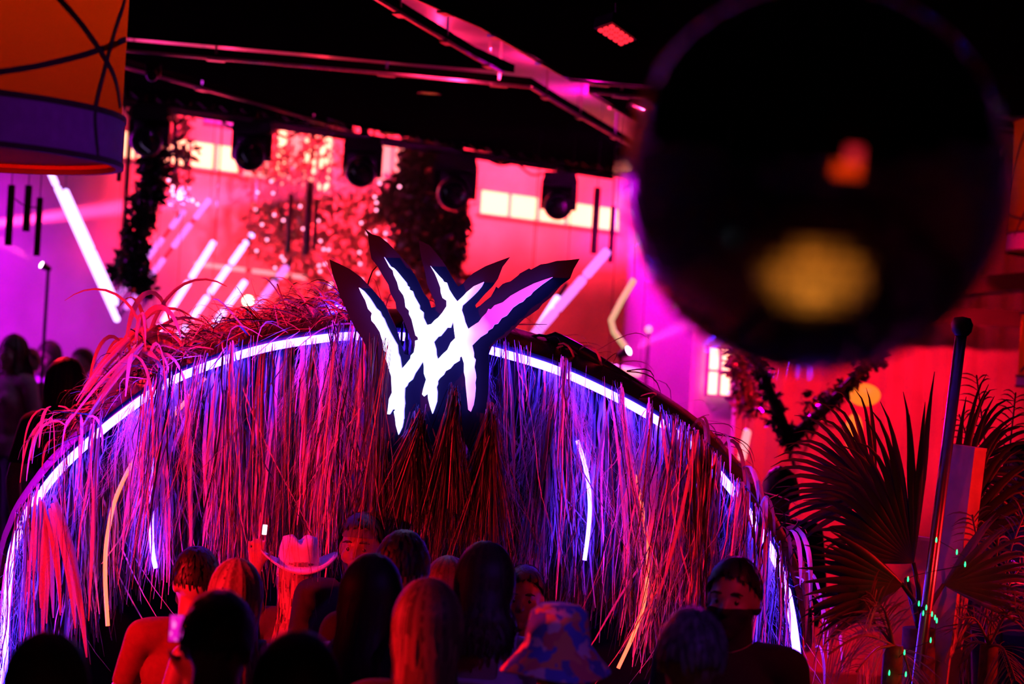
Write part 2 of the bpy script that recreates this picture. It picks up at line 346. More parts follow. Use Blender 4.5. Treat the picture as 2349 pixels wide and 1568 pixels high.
plane_box('wall_right', (6.2, 14.2), (6.2, -8), 0, 7, 0.2, 'dark')
plane_box('wall_rear', (6.2, -8), (-9.2, -8), 0, 7, 0.2, 'dark')
# red draped wall on the right: gentle vertical folds
nx = 90; V = []; Fc = []
for i in range(nx + 1):
    x = 1.72 + 4.4 * i / nx; y = 14.0 + 0.014 * math.sin(i * 1.55) + 0.012 * math.sin(i * 0.7)
    V += [(x, y, 0), (x, y, 5.6), (x, 14.2, 5.6), (x, 14.2, 0)]
for i in range(nx):
    k = 4 * i; Fc += [[k, k + 4, k + 5, k + 1], [k + 1, k + 5, k + 6, k + 2], [k + 2, k + 6, k + 7, k + 3], [k + 3, k + 7, k + 4, k]]
Fc += [[0, 1, 2, 3], [4 * nx + 3, 4 * nx + 2, 4 * nx + 1, 4 * nx]]
tag(mobj('wall_end', V, Fc, 'curtain', smooth=False), kind='structure')
# ceiling slab over the front of the room, black hung panels below it
E0, E1 = PZ(283, 228, ZC), PZ(1640, 440, ZC); ed = (E1 - E0).normalized()
EL, ER = E0 - ed * 9.0, E1 + ed * 9.0
sl = MB().prism([(-9.2, -8, 4.5), (6.2, -8, 4.5), (6.2, min(ER.y, 26), 4.5), (ER.x, ER.y, 4.5), (EL.x, EL.y, 4.5), (-9.2, EL.y, 4.5)], (0, 0, 0.15)).build('ceiling', 'slab'); tag(sl, kind='structure')
hc = MB().box((0, 19, 7.05), 26, 22, 0.1).build('ceiling', 'dark'); tag(hc, kind='structure')
def cpanel(label, pix, edges):
    pts = [PZ(x, y, ZC) for x, y in pix]
    if (pts[1] - pts[0]).cross(pts[2] - pts[1]).z > 0: pass
    th = thing('ceiling_panel', label, 'ceiling panel', sum(pts, Vector()) / len(pts), 'hung black ceiling panels', 'structure')
    tris = geometry.tessellate_polygon([pts]); n = len(pts); V = pts + [p + Vector((0, 0, 0.055)) for p in pts]
    Fc = [list(t) for t in tris] + [[i + n for i in t[::-1]] for t in tris] + [[i, (i + 1) % n, n + (i + 1) % n, n + i] for i in range(n)]
    mobj('board', V, Fc, 'blackmat', th)
    for pl in edges:
        q = [PZ(x, y, ZC) for x, y in pl]
        for a, b in zip(q, q[1:]):
            t = (b - a); L = t.length; t.normalize(); s_ = Vector((t.y, -t.x, 0))
            MB().box((a + b) / 2 + Vector((0, 0, -0.012)), L, 0.018, 0.018, (t, s_, Vector((0, 0, 1)))).build('edge_rail', 'rail', th)
            k = max(1, int(L / 1.1))
            for i in range(k):
                c = a + t * (L * (i + 0.5) / k)
                MB().box(c + Vector((0, 0, -0.02)), 0.12, 0.05, 0.02, (t, s_, Vector((0, 0, 1)))).box(c + Vector((0, 0, 0.2)), 0.015, 0.015, 0.36).build('hanger_bracket', 'rail', th)
cpanel('black ceiling panel with a pointed tip in the upper middle', [(-700, 5), (288, 87), (700, 123), (938, 146), (1153, 163), (1180, 167), (1088, 127), (1027, 90), (955, 48), (877, 0), (520, -215), (-700, -240)], [[(520, -215), (877, 0), (955, 48), (1088, 127), (1153, 162)]])
cpanel('broad black ceiling panel above the moving lights', [(165, 101), (288, 112), (700, 148), (1071, 182), (1218, 196), (1286, 238), (1446, 330), (1640, 440), (1430, 405), (1090, 345), (822, 292), (560, 212), (283, 133)], [[(165, 101), (288, 112), (700, 148), (1071, 182), (1218, 196)], [(1218, 196), (1286, 238), (1446, 330), (1640, 440)]])
cpanel('black ceiling panel carrying the red spotlight', [(600, -215), (940, -15), (1098, 55), (1170, 97), (1231, 133), (1306, 180), (1449, 194), (2400, 272), (3300, 330), (3300, -250)], [[(940, -15), (1098, 55), (1170, 97), (1306, 180)], [(1306, 180), (1449, 194), (2400, 272)]])
cpanel('black ceiling panel half hidden by the mirror ball', [(1350, 206), (1500, 223), (2400, 300), (3000, 355), (2900, 600), (1800, 470), (1456, 274)], [[(1350, 206), (1500, 223), (2400, 300)], [(1350, 208), (1456, 274), (1800, 470)]])
cpanel('narrow black ceiling wedge next to the big orange lantern', [(165, 110), (283, 150), (620, 243), (810, 300), (283, 226), (-700, 100), (-700, 45)], [[(165, 110), (283, 150), (620, 243), (810, 300)], [(-700, 100), (283, 226), (810, 299)]])
# cove lights that lie on top of the hung panels and shine on the slab
def cove(px, py, col, p, off=(0, 0, 0)):
    c = PZ(px, py, ZC) + Vector((0, 0, 0.12)) + Vector(off)
    lamp('cove_light', 'POINT', c, col, p, size=0.012)
for px, py, col, pw in ((450, 150, (1, 0.02, 0.18), 16), (760, 175, (1, 0.02, 0.05), 18), (300, 128, (0.5, 0.03, 0.7), 7), (1000, 195, (1, 0.02, 0.12), 14), (1250, 240, (1, 0.01, 0.2), 26), (1360, 305, (0.9, 0.0, 0.35), 40), (1130, 155, (1, 0.02, 0.12), 14), (1080, 132, (1, 0.02, 0.1), 12),
                        (900, 30, (0.25, 0.03, 0.6), 5), (1560, 250, (0.7, 0.0, 0.6), 16), (350, 195, (0.9, 0.02, 0.25), 10), (520, 225, (1, 0.02, 0.15), 14), (720, 285, (1, 0.02, 0.05), 18)):
    cove(px, py, col, pw)
# trusses of dark roof beams on the right-hand wall
for i, (a, b) in enumerate((((2150, 655), (2700, 612)), ((2150, 712), (2700, 742)))):
    p, q = P(*a, 12.6), P(*b, 12.6); ax_ = axes(q - p)
    tag(MB().box((p + q) / 2 + FX * 1.0, 0.14, 0.12, (q - p).length, ax_).build('trim_%d' % (i + 1), 'dark'), kind='structure')
# ------------------------------------------------------------------ windows on the back wall
wn = [0]
def wall_axes(): return (BWD, Vector((0, 0, 1)), -BWN if BWN.dot(FX) > 0 else BWN)
def window(pix, cols, rows, glow, sill=True, q=BW0, n=BWN, d=BWD):
    """pix: left-top, left-bottom, right-top px; built in the plane of its wall"""
    wn[0] += 1
    lt, lb, rt = PPL(*pix[0], q, n), PPL(*pix[1], q, n), PPL(*pix[2], q, n)
    W = (rt - lt).dot(d); H = lt.z - lb.z; nf = n if n.dot(CAM - q) > 0 else -n; o = Vector((lt.x, lt.y, lb.z)); up = Vector((0, 0, 1))
    w_ = thing('window_%d' % wn[0], None, None, o + d * W / 2); w_['kind'] = 'structure'
    fr = MB(); b = 0.022
    for i in range(cols + 1): fr.box(o + d * (W * i / cols) + up * H / 2 + nf * 0.03, b, 0.06, H + b, (d, nf, up))
    for j in range(rows + 1): fr.box(o + d * W / 2 + up * (H * j / rows) + nf * 0.03, W + b, 0.055, b, (d, nf, up))
    fr.build('window_frame', 'frame', w_)
    for i in range(cols):
        for j in range(rows):
            g = glow[(i + j * cols) % len(glow)]
            MB().box(o + d * (W * (i + .5) / cols) + up * (H * (j + .5) / rows) + nf * 0.015, W / cols - b, 0.02, H / rows - b, (d, nf, up)).build('pane', g, w_)
    return w_
window(((180, 284), (180, 350), (548, 344)), 6, 1, ['paneglow'])
window(((552, 343), (552, 405), (615, 352)), 1, 1, ['panemid'])
window(((622, 285), (622, 425), (760, 300)), 4, 1, ['paneglow', 'panemid', 'paneglow', 'paneglow'])
window(((862, 322), (862, 420), (930, 332)), 2, 1, ['panemid'])
window(((1096, 433), (1096, 490), (1418, 482)), 5, 1, ['paneglow'])
# purple light bar high on the wall
p, q = PW(465, 264), PW(560, 284)
w_ = MB().box((p + q) / 2 - BWN * 0.06, (q - p).length, 0.06, 0.1, (BWD, BWN, Vector((0, 0, 1)))).build('wall_light_bar', 'purpleglow'); tag(w_, 'flat purple light bar high on the wall left of the pink hall', 'light')
# window with four panes on its own short wall, by the red drape
q0 = P(1640, 850, 15.2); d0 = Vector((0.97, 0.24, 0)).normalized(); n0 = Vector((-d0.y, d0.x, 0))
window(((1622, 792), (1608, 905), (1678, 797)), 2, 2, ['paneglow'], q=q0, n=n0, d=d0)
pw0 = q0 - d0 * 0.16; pw1 = q0 + d0 * 1.2
plane_box('wall_return', (pw0.x + n0.x * .04, pw0.y + n0.y * .04), (pw1.x + n0.x * .04, pw1.y + n0.y * .04), 0, 5.6, 0.1, 'wall')
# ------------------------------------------------------------------ stage haze
HZP = [(-8.8, 12.4), (-4.2, 14.65), (-3.2, 15.5), (0.95, 18.65), (0.95, 13.2), (1.68, 13.2), (1.68, 17.5), (5.6, 22), (3.9, 25.2), (-8.8, 12.6)]
hz = MB().prism([(x, y, 0.02) for x, y in HZP], (0, 0, 6.9)).build('haze', 'haze'); tag(hz, 'thin pink stage haze filling the hall behind the lights', 'haze', kind='stuff')
# ------------------------------------------------------------------ lighting truss and moving lights
T0, T1 = P(120, 207, 14.3), P(1425, 408, 18.6)
T0.z = T1.z = (T0.z + T1.z) / 2
tdir = (T1 - T0).normalized(); UZ = Vector((0, 0, 1)); tn = tdir.cross(UZ)
tr = thing('lighting_truss', 'long dark pipe truss hung under the ceiling, carrying the moving lights', 'truss', (T0 + T1) / 2)
for dz, dn in ((0.12, 0), (0.0, 0.12), (0.0, -0.12)):
    MB().tube([T0 + UZ * dz + tn * dn, T1 + UZ * dz + tn * dn], 0.025).build('chord', 'black', tr)
N_ = 30
for i in range(N_):
    a = T0.lerp(T1, i / N_); b = T0.lerp(T1, (i + 1) / N_)
    MB().tube([a + UZ * 0.12, (a + b) / 2 + tn * 0.12, b + UZ * 0.12], 0.01, 5).build('brace', 'black', tr)
for f in (0.1, 0.35, 0.6, 0.9):
    p = T0.lerp(T1, f); MB().tube([p + UZ * 0.05, p + UZ * (4.5 - p.z)], 0.012, 6).build('hanger', 'black', tr)
for k, (xa, ya, xb, yb, sag) in enumerate(((385, 262, 430, 258, 26), (500, 268, 552, 292, 10), (620, 292, 690, 300, 20), (708, 300, 752, 305, 22), (1110, 362, 1185, 372, 12), (1187, 375, 1255, 395, 18), (283, 240, 305, 265, 8))):
    a, b = P(xa, ya, 14.9 + (xa - 300) * .0031), P(xb, yb, 14.9 + (xb - 300) * .0031); c = (a + b) / 2 - UZ * (sag / F * 15.3)
    MB().tube(curve_pts([a, c, b], 10), 0.012, 5).build('cable', 'black', tr)
ribs = tr
def moving_head(px, ytop, ybot, label, d):
    top = P(px, ytop, d); lx = (px + 6 * 0)  # clamp point
    H = (ybot - ytop) / F * d; s = H / 0.66
    base_ = top
    t = thing('moving_head_light', label, 'stage light', base_ - UZ * H, 'moving lights hung in a row')
    c = top
    MB().box(c - UZ * 0.02 * s, 0.06 * s, 0.1 * s, 0.14 * s).box(c + UZ * 0.03 * s, 0.1 * s, 0.05 * s, 0.1 * s).build('clamp', 'black', t)
    WX = 1.32; m = MB(); w_ = 0.36 * s * WX
    m.prism([c + Vector((x * w_, -0.14 * s, z * s)) for x, z in ((-.5, -.19), (-.42, -.06), (.42, -.06), (.5, -.19), (.46, -.24), (-.46, -.24))], (0, 0.28 * s, 0)); m.build('base_box', 'black', t)
    for sx in (-1, 1):
        a = MB(); a.prism([c + Vector((sx * (0.18 if x else 0.125) * s * WX, y * s, z * s)) for x, y, z in ((0, -.05, -.22), (1, -.05, -.22), (1, -.06, -.50), (1, 0, -.54), (0, 0, -.54), (0, -.06, -.50))], (0, 0.1 * s, 0)); a.build('yoke_arm', 'black', t)
    hc_ = c - UZ * 0.47 * s; ax = axes(Vector((-0.05, -1, -0.25)))
    h = MB().lathe(hc_, [(0.001, -0.2 * s), (0.0875 * s, -0.2 * s), (0.1562 * s, -0.12 * s), (0.1688 * s, 0), (0.1750 * s, 0.13 * s), (0.1600 * s, 0.17 * s), (0.1438 * s, 0.17 * s)], 24, ax); h.box(hc_ + Vector((0, 0.0, 0.13 * s)), 0.25 * s * WX, 0.2 * s, 0.24 * s); hd = h.build('lamp_head', 'black', t, smooth=True)
    MB().lathe(hc_, [(0.1762 * s, 0.10 * s), (0.1875 * s, 0.11 * s), (0.1875 * s, 0.15 * s), (0.1762 * s, 0.16 * s)], 24, ax).build('lens_ring', 'rail', hd, smooth=True)
    MB().lathe(hc_, [(0.1450 * s, 0.15 * s), (0.1000 * s, 0.172 * s), (0.0500 * s, 0.182 * s), (0.001, 0.185 * s)], 24, ax).build('lens', 'glass', hd, smooth=True)
    return t
moving_head(348, 228, 358, 'first moving light from the orange lantern, in front of the dark vine', 14.75)
moving_head(583, 262, 390, 'second moving light from the lantern, right of two lit window panes', 15.5)
moving_head(836, 302, 428, 'third moving light from the lantern, left of the big dark hanging plant', 16.35)
moving_head(1050, 343, 480, 'fourth moving light, almost lost in front of the big dark hanging plant', 17.05)
moving_head(1286, 386, 502, 'last moving light of the row, in front of the right window row', 17.9)
moving_head(353, 138, 186, 'small moving light higher up, under the ceiling near the lantern', 12.6)
# red led panel light on the ceiling
LC = [P(1367, 66, 9.6), P(1405, 53, 9.5), P(1457, 90, 9.6), P(1425, 103, 9.75)]
pc = sum(LC, Vector()) / 4; ln_ = (LC[1] - LC[0]).cross(LC[3] - LC[0]).normalized()
if ln_.y > 0: ln_ = -ln_
t = thing('led_panel_light', 'square red led spotlight with a grid of bright lenses on the black ceiling', 'light', pc)
MB().prism([pc + (q - pc) * 1.12 for q in LC], ln_ * -0.06).build('housing', 'black', t)
MB().tube([pc - ln_ * 0.05, Vector((pc.x, pc.y + .05, ZC + .02))], 0.015, 6).build('mount', 'black', t)
for i in range(5):
    for j in range(3):
        def bl(u, v): return LC[0].lerp(LC[3], u).lerp(LC[1].lerp(LC[2], u), v)
        u0, u1, v0, v1 = (i + .2) / 5, (i + .8) / 5, (j + .2) / 3, (j + .8) / 3
        MB().prism([bl(u0, v0), bl(u1, v0), bl(u1, v1), bl(u0, v1)], ln_ * 0.012).build('led_lens', 'redled', t)
# two small glowing recesses in the panel
for px, py, lb in ((985, 212, 'faint oval amber light sunk in the black ceiling panel'), (890, 305, 'faint small red light low on the black ceiling panel')):
    c = PZ(px, py, ZC - 0.012); t = thing('recessed_light', lb, 'light', c)
    MB().lathe(c, [(0.075, 0.0), (0.09, -0.01), (0.075, -0.012)], 20).build('trim_ring', 'black', t)
    MB().disc_cap(c - UZ * 0.004, 0.074, 20).build('bulb', emis('dim_amber_light', (0.35, 0.05, 0.01), 0.8), t)
# ------------------------------------------------------------------ hanging planting in the hall
def hanging_plant(label, spine, d, rad, n, size, mat, seed, name='hanging_plant'):
    pts = [P(x, y, d) for x, y in spine]; topz = 4.6 if d < 15 else 6.98
    t = thing(name, label, 'plant', pts[-1])
    p0 = pts[0]; MB().tube([Vector((p0.x, p0.y, topz)), p0] + pts[1:], 0.02, 6).build('stem', 'vine', t)
    cs = curve_pts(pts, 14); V, Q = leaf_cloud(cs, rad, n, size, seed); tag(quads_obj('leaves', V, Q, mat, t), kind='stuff'); return t
hanging_plant('big dark plant hanging behind the emblem, under the fourth moving light', [(985, 345), (975, 420), (965, 500), (975, 575), (1000, 640)], 18.3, (0.28, 0.25, 0.2), 2600, 0.13, 'leafdark', 1)
hanging_plant('dark trailing leaves left of the big dark plant', [(935, 400), (905, 450), (890, 490)], 18.3, (0.12, 0.14, 0.1), 420, 0.12, 'leafdark', 2)
hanging_plant('dark leaf trail hanging right of the big dark plant', [(1050, 470), (1050, 540), (1035, 600)], 18.2, (0.09, 0.1, 0.14), 300, 0.12, 'leafdark', 12)
hanging_plant('long dark vine hanging below the first moving light', [(350, 350), (345, 430), (318, 520), (305, 600), (330, 650)], 15.0, (0.085, 0.08, 0.1), 1100, 0.10, 'leafdark', 3)
hanging_plant('drooping dark leaf tip at the lower end of the vine', [(280, 610), (285, 640)], 15.1, (0.1, 0.08, 0.06), 120, 0.1, 'leafdark', 13)
hanging_plant('red lit glossy plant hanging in the middle of the pink hall', [(720, 330), (700, 430), (690, 520), (720, 620), (760, 690)], 18.6, (0.6, 0.4, 0.4), 1300, 0.10, 'leafred', 4)
hanging_plant('red lit loose plant between the second moving light and the beam', [(630, 380), (640, 470), (650, 560)], 18.2, (0.4, 0.3, 0.3), 450, 0.10, 'leafred', 5)
hanging_plant('reddish plant hanging in front of the left window row', [(400, 300), (405, 360), (400, 440)], 16.5, (0.18, 0.2, 0.25), 260, 0.09, 'leafred', 6)
hanging_plant('glossy red plant left of the emblem tip', [(850, 440), (840, 520), (860, 620)], 19.0, (0.3, 0.3, 0.35), 420, 0.1, 'leafred', 14)
hanging_plant('red lit plant beside the four pane window', [(1700, 800), (1705, 850), (1715, 930)], 13.2, (0.11, 0.12, 0.12), 520, 0.07, 'leafred', 7)
hanging_plant('red lit leaf clump at the left rim of the mirror ball', [(1500, 370), (1500, 420)], 13.0, (0.15, 0.12, 0.14), 260, 0.07, 'leafred', 8)
for lb, a_, b_, d_, sd_ in (('row of tiny pink glints added through the left part of the red plants', (560, 360), (640, 640), 17.9, 1), ('row of tiny pink glints added in the glossy red plant by the dark tubes', (700, 470), (780, 680), 18.0, 2), ('row of tiny pink glints added beside the left edge of the big dark plant', (870, 420), (850, 640), 18.0, 3), ('short row of tiny pink glints added near the end of the long vine', (370, 400), (400, 470), 15.2, 4)):
    rs_ = np.random.RandomState(sd_); pp = [P(a_[0] + (b_[0] - a_[0]) * u + rs_.normal() * 26, a_[1] + (b_[1] - a_[1]) * u + rs_.normal() * 10, d_) for u in np.linspace(0, 1, 15)]
    t = thing('glint_row', lb, 'glints', pp[-1]); MB().tube([Vector((pp[0].x, pp[0].y, 6.98 if d_ > 16 else 4.6))] + pp, 0.004, 4).build('cable', 'black', t)
    for q_ in pp: MB().ball(q_ - UZ * .015, 0.014, 8, 6).build('bulb', 'glint', t, smooth=True)  # added glowing beads that imitate sparkle among the leaves
# v-shaped vine-wrapped frame
t = thing('vine_covered_frame', 'v-shaped hanging frame wrapped in dark vines, below the mirror ball', 'decoration', P(1812, 1008, 11.5))
arms = [[(1700, 720), (1750, 862), (1812, 1008)], [(1812, 1008), (1900, 930), (2010, 815)], [(1700, 720), (1860, 780), (2010, 815)]]
for i, a in enumerate(arms):
    pp = [P(x, y, 11.5) for x, y in a]; MB().tube(pp, 0.032, 8).build('frame_bar', 'vine', t)
    V, Q = leaf_cloud(curve_pts(pp, 12), (0.045, 0.05, 0.045), 420, 0.055, 20 + i); tag(quads_obj('vine_leaves', V, Q, 'leafdark', t), kind='stuff')
V, Q = leaf_cloud([P(x, y, 11.5) for x, y in ((1770, 960), (1785, 985), (1830, 990), (1855, 925), (1870, 905), (1822, 1040), (1740, 940), (1900, 900))], (0.03, 0.05, 0.03), 90, 0.06, 31); tag(quads_obj('loose_leaves', V, Q, 'leafdark', t), kind='stuff')
for a in ((1700, 720), (2010, 815)):
    p = P(*a, 11.5); MB().tube([p, Vector((p.x, p.y, 4.5))], 0.006, 5).build('hanging_wire', 'black', t)
# ------------------------------------------------------------------ dark hanging tubes
def dark_tube(label, top, bot, d, wpx, grp, ceil=4.5):
    a, b = P(*top, d), P(*bot, d); b = Vector((a.x, a.y, b.z)); r = wpx / 2 / F * d
    t = thing('hanging_tube', label, 'tube', b, grp)
    MB().lathe(b, [(r * .75, 0), (r, 0.0), (r, a.z - b.z), (r * .75, a.z - b.z), (r * .7, a.z - b.z - 0.03)], 14).build('tube_body', 'darkwood', t, smooth=True)
    MB().tube([a - UZ * 0.02, Vector((a.x, a.y, ceil))], 0.004, 4).build('cord', 'black', t)
g1 = 'hanging tubes at the left edge'
dark_tube('first of three dark hanging tubes from the left edge', (27, 424), (15, 562), 12.5, 17, g1)
dark_tube('middle one of three dark hanging tubes below the lantern', (66, 425), (56, 530), 12.7, 17, g1)
dark_tube('dark hanging tube standing lowest of three, beside the purple light', (92, 453), (78, 586), 12.6, 15, g1)
a, b = P(27, 450, 12.5), P(92, 475, 12.6); tag(MB().tube(curve_pts([a, (a + b) / 2 - UZ * 0.03, b], 8), 0.006, 4).build('link_wire', 'black'), 'thin wire strung between the three dark tubes on the left', 'wire')
g2 = 'hanging tubes in the pink hall'
dark_tube('dark hanging tube right beside the orange lantern', (281, 275), (274, 416), 13.5, 12, g2)
dark_tube('short dark hanging tube left of a taller pair in the hall', (668, 445), (655, 580), 17.2, 13, g2, 6.98)
dark_tube('taller dark hanging tube below the yellow window glow', (712, 418), (703, 585), 17.0, 17, g2, 6.98)
dark_tube('thin dark hanging tube tucked behind the taller one', (727, 455), (722, 570), 17.3, 10, g2, 6.98)
dark_tube('dark hanging tube before the right window row, nearer the last moving light', (1371, 430), (1363, 582), 16.2, 16, g2, 6.98)
dark_tube('dark hanging tube before the right window row, nearer the mirror ball', (1408, 472), (1400, 602), 16.0, 13, g2, 6.98)
# ------------------------------------------------------------------ light tubes (lit segments on a thin dark bar)
def light_tube(label, ends, segs, d0, d1, r, mat, grp):
    """ends: px of the bar ends; segs: list of (start, end) px"""
    a, b = P(*ends[0], d0), P(*ends[1], d1); e = Vector((ends[1][0] - ends[0][0], ends[1][1] - ends[0][1]))
    t = thing('light_tube', label, 'light tube', b if b.z < a.z else a, grp)
    MB().tube([a, b], r * 0.55, 8).build('bar', 'black', t)
    def at(p):
        k = (Vector(p) - Vector(ends[0])).dot(e) / e.dot(e); return a.lerp(b, k)
    dv = (b - a).normalized()
    for s0, s1 in segs:
        p, q = at(s0), at(s1); L = (q - p).length; ax = axes(q - p)
        MB().lathe(p, [(0.001, -r * .8), (r * .7, -r * .5), (r, 0), (r, L), (r * .7, L + r * .5), (0.001, L + r * .8)], 10, ax).build('lit_segment', mat, t, smooth=True)
    for p in (a, b):
        MB().tube([p, Vector((p.x, p.y, 6.98 if p.y > 15.4 else 4.5))], 0.004, 4).build('cord', 'black', t)
G = 'slanted light tubes in the hall'
light_tube('long white light tube leaning down from the lantern, the longer of a pair', ((116, 396), (270, 736)), [((117, 398), (131, 421)), ((133, 430), (269, 733))], 14.0, 14.0, 0.026, 'tubewhite', G)
light_tube('shorter white light tube leaning beside the longest one', ((150, 436), (268, 697)), [((151, 438), (213, 570)), ((216, 577), (267, 695))], 14.1, 14.1, 0.024, 'tubewhite', G)
light_tube('dim pink light tube leaning past the tip of the dark vine', ((482, 456), (272, 728)), [((479, 459), (447, 497)), ((436, 515), (397, 563)), ((371, 592), (341, 636)), ((320, 663), (288, 704))], 17.5, 17.5, 0.028, 'tubepink', G)
light_tube('dim pink light tube behind the dark vine, left of its twin', ((425, 480), (262, 690)), [((422, 484), (393, 520)), ((375, 551), (336, 602)), ((301, 641), (272, 677))], 17.6, 17.6, 0.028, 'tubepink', G)
light_tube('bright light tube rising from the left raffia loops', ((495, 548), (350, 776)), [((490, 556), (441, 636)), ((434, 650), (397, 708)), ((391, 718), (375, 737)), ((371, 754), (354, 769))], 17.0, 17.0, 0.03, 'tubewhite', G)
light_tube('bright light tube with lit ball ends, second from the raffia loops', ((582, 532), (400, 786)), [((577, 538), (576, 540)), ((563, 554), (561, 557)), ((558, 566), (531, 602)), ((524, 614), (482, 670)), ((475, 682), (439, 725)), ((426, 750), (404, 781))], 17.0, 17.0, 0.03, 'tubewhite', G)
light_tube('short bright light tube left of the round white lamp', ((566, 640), (480, 760)), [((561, 646), (521, 701)), ((511, 713), (487, 747))], 16.8, 16.8, 0.03, 'tubewhite', G)
light_tube('pale pink light tube right of the round white lamp', ((670, 595), (560, 740)), [((655, 612), (640, 634)), ((630, 648), (606, 680)), ((600, 688), (575, 720))], 17.2, 17.2, 0.034, 'tubepink', G)
light_tube('thick pink light tube left of the mirror ball, rising over the right canopy slope', ((1398, 570), (1210, 786)), [((1392, 578), (1350, 633)), ((1340, 644), (1328, 660)), ((1318, 660), (1276, 704)), ((1268, 712), (1222, 775))], 15.5, 15.5, 0.042, 'tubepink', G)
light_tube('second thick light tube beside the pink one over the right slope', ((1300, 650), (1215, 785)), [((1290, 690), (1240, 760))], 15.7, 15.7, 0.034, 'tubewhite', G)
light_tube('thin red lit tube lying level behind the left light tubes', ((350, 592), (730, 640)), [((375, 597), (412, 602)), ((422, 604), (560, 622)), ((580, 626), (700, 640))], 18.6, 18.6, 0.024, 'tubewarm', G)
light_tube('pale level light tube low in the magenta haze', ((1395, 842), (1468, 856)), [((1398, 843), (1464, 855))], 15.0, 15.0, 0.035, 'tubewarm', G)
light_tube('upright pink light tube on the red drape', ((1715, 985), (1700, 1060)), [((1712, 990), (1702, 1050))], 13.6, 13.6, 0.03, 'tubewarm', G)
# round lamps and beams
def beam_lamp(label, px, py, d, target, col, power, spot, mat='lens', rpx=9):
    c = P(px, py, d); r = rpx / F * d; tg = target; ax = axes(tg - c)
    t = thing('beam_lamp', label, 'stage light', c - UZ * r)
    MB().lathe(c, [(0.001, -r * 3), (r * .8, -r * 2.6), (r * 1.1, 0), (r * 1.1, r * .3), (r, r * .3)], 18, ax).build('can', 'black', t, smooth=True)
    MB().lathe(c, [(r, r * .2), (r * .6, r * .5), (0.001, r * .65)], 18, ax).build('lens', mat, t, smooth=True)
    MB().tube([c - ax[2] * r * 2, Vector((c.x, c.y + .2, 0.02))], 0.015, 6).build('stand', 'black', t)
    if power: lamp('beam', 'SPOT', c + ax[2] * r * 1.2, col, power, tg, 0.03, spot, 0.25)
beam_lamp('small beam lamp under the three dark tubes on the left', 97, 608, 15.0, P(-60, 520, 14.7), (1, 0.05, 0.35), 5000, 9, rpx=8)
beam_lamp('beam lamp at the foot of the greenish neon line', 1440, 805, 14.0, P(1640, 712, 13.6), (1, 0.04, 0.45), 4500, 11, rpx=10)
beam_lamp('beam lamp off to the left that throws the long pink beam', -160, 532, 14.4, P(980, 385, 19.0), (1, 0.03, 0.16), 260000, 4.4, rpx=10)
c = P(569, 690, 17.0); r = 12 / F * 17
t = thing('globe_lamp', 'round white lamp glowing between the left light tubes', 'lamp', c - UZ * r); MB().ball(c, r, 16, 10).build('globe', 'warmlens', t, smooth=True); MB().tube([c - UZ * r, Vector((c.x, c.y, 0))], 0.02, 6).build('stand', 'black', t)
c = P(1488, 755, 15.0); r = 9 / F * 15
t = thing('globe_lamp', 'small pinkish lamp beside the greenish neon line', 'lamp', c - UZ * r); MB().ball(c, r, 14, 9).build('globe', 'tubewarm', t, smooth=True); MB().tube([c - UZ * r, Vector((c.x, c.y, 0))], 0.02, 6).build('stand', 'black', t)
# greenish neon outline
pp = [P(x, y, 14.3) for x, y in ((1455, 640), (1425, 690), (1402, 735), (1408, 760), (1436, 798))]
t = thing('neon_outline', 'bent pale green neon line left of the mirror ball', 'neon light', pp[-1])
MB().tube(pp, 0.024, 8).build('neon_tube', 'neon', t); MB().tube([p + FX * 0.05 for p in pp], 0.012, 5).build('back_rod', 'black', t)
MB().tube([pp[0], Vector((pp[0].x, pp[0].y, 4.5))], 0.005, 4).build('cord', 'black', t)
# amber ornaments seen through the palm
for (px, py, rx, rz, lb) in ((1982, 905, 38, 26, 'amber lamp glowing behind the top of the fan palm'), (1958, 990, 20, 42, 'tall amber lamp glowing behind the left palm leaflets')):
    c = P(px, py, 12.6); t = thing('wall_lamp', lb, 'lamp', c - UZ * rz / F * 12.6)
    MB().ball(c, (rx / F * 12.6, 0.06, rz / F * 12.6), 16, 10).build('glass_shade', 'amber', t, smooth=True)
    MB().tube([c, c + FX * 1.4], 0.012, 6).build('bracket', 'black', t)
# ------------------------------------------------------------------ thatched canopy with led strips
YF = 7.35
STRIP = [(2, 2080), (6, 1700), (12, 1420), (26, 1275), (46, 1214), (62, 1178), (95, 1130), (130, 1085), (180, 1035), (260, 965), (370, 887), (460, 845), (600, 800), (740, 776), (830, 770), (930, 772), (1030, 784), (1125, 803), (1280, 850), (1440, 925), (1560, 1000), (1640, 1077), (1710, 1165), (1770, 1265), (1802, 1345), (1822, 1450), (1832, 1560), (1836, 1750), (1834, 2080)]
front = curve_pts([P(x, y, YF) for x, y in STRIP], 140)
canopy = thing('thatched_canopy', 'arched canopy with raffia fringe and a blue led strip around its rim', 'canopy', ((front[0].x + front[-1].x) / 2, 8.1, 0))
MB().tube([p + Vector((0, 0.05, 0.02)) for p in front], 0.03, 8).build('front_arch', 'black', canopy, smooth=True)
MB().tube(front[12:-8], 0.0165, 8).build('led_strip', 'strip', canopy, smooth=True)
cen = Vector((sum(p.x for p in front) / len(front), 0, 1.2))
def off(p, dy, k):
    v = Vector((p.x - cen.x, 0, max(p.z - cen.z, 0.0))).normalized(); return Vector((p.x, p.y + dy, p.z)) + v * k
rear = [off(p, 1.5, 0.03) for p in front]; MB().tube(rear, 0.03, 8).build('rear_arch', 'black', canopy, smooth=True)
prof = [(0.0, 0.035), (0.12, 0.085), (0.35, 0.115), (0.8, 0.12), (1.2, 0.1), (1.5, 0.05)]
arc = front[26:-22]; V = []; Fc = []
for p in arc:
    for dy, k in prof: V.append(off(p, dy, k))
n = len(prof)
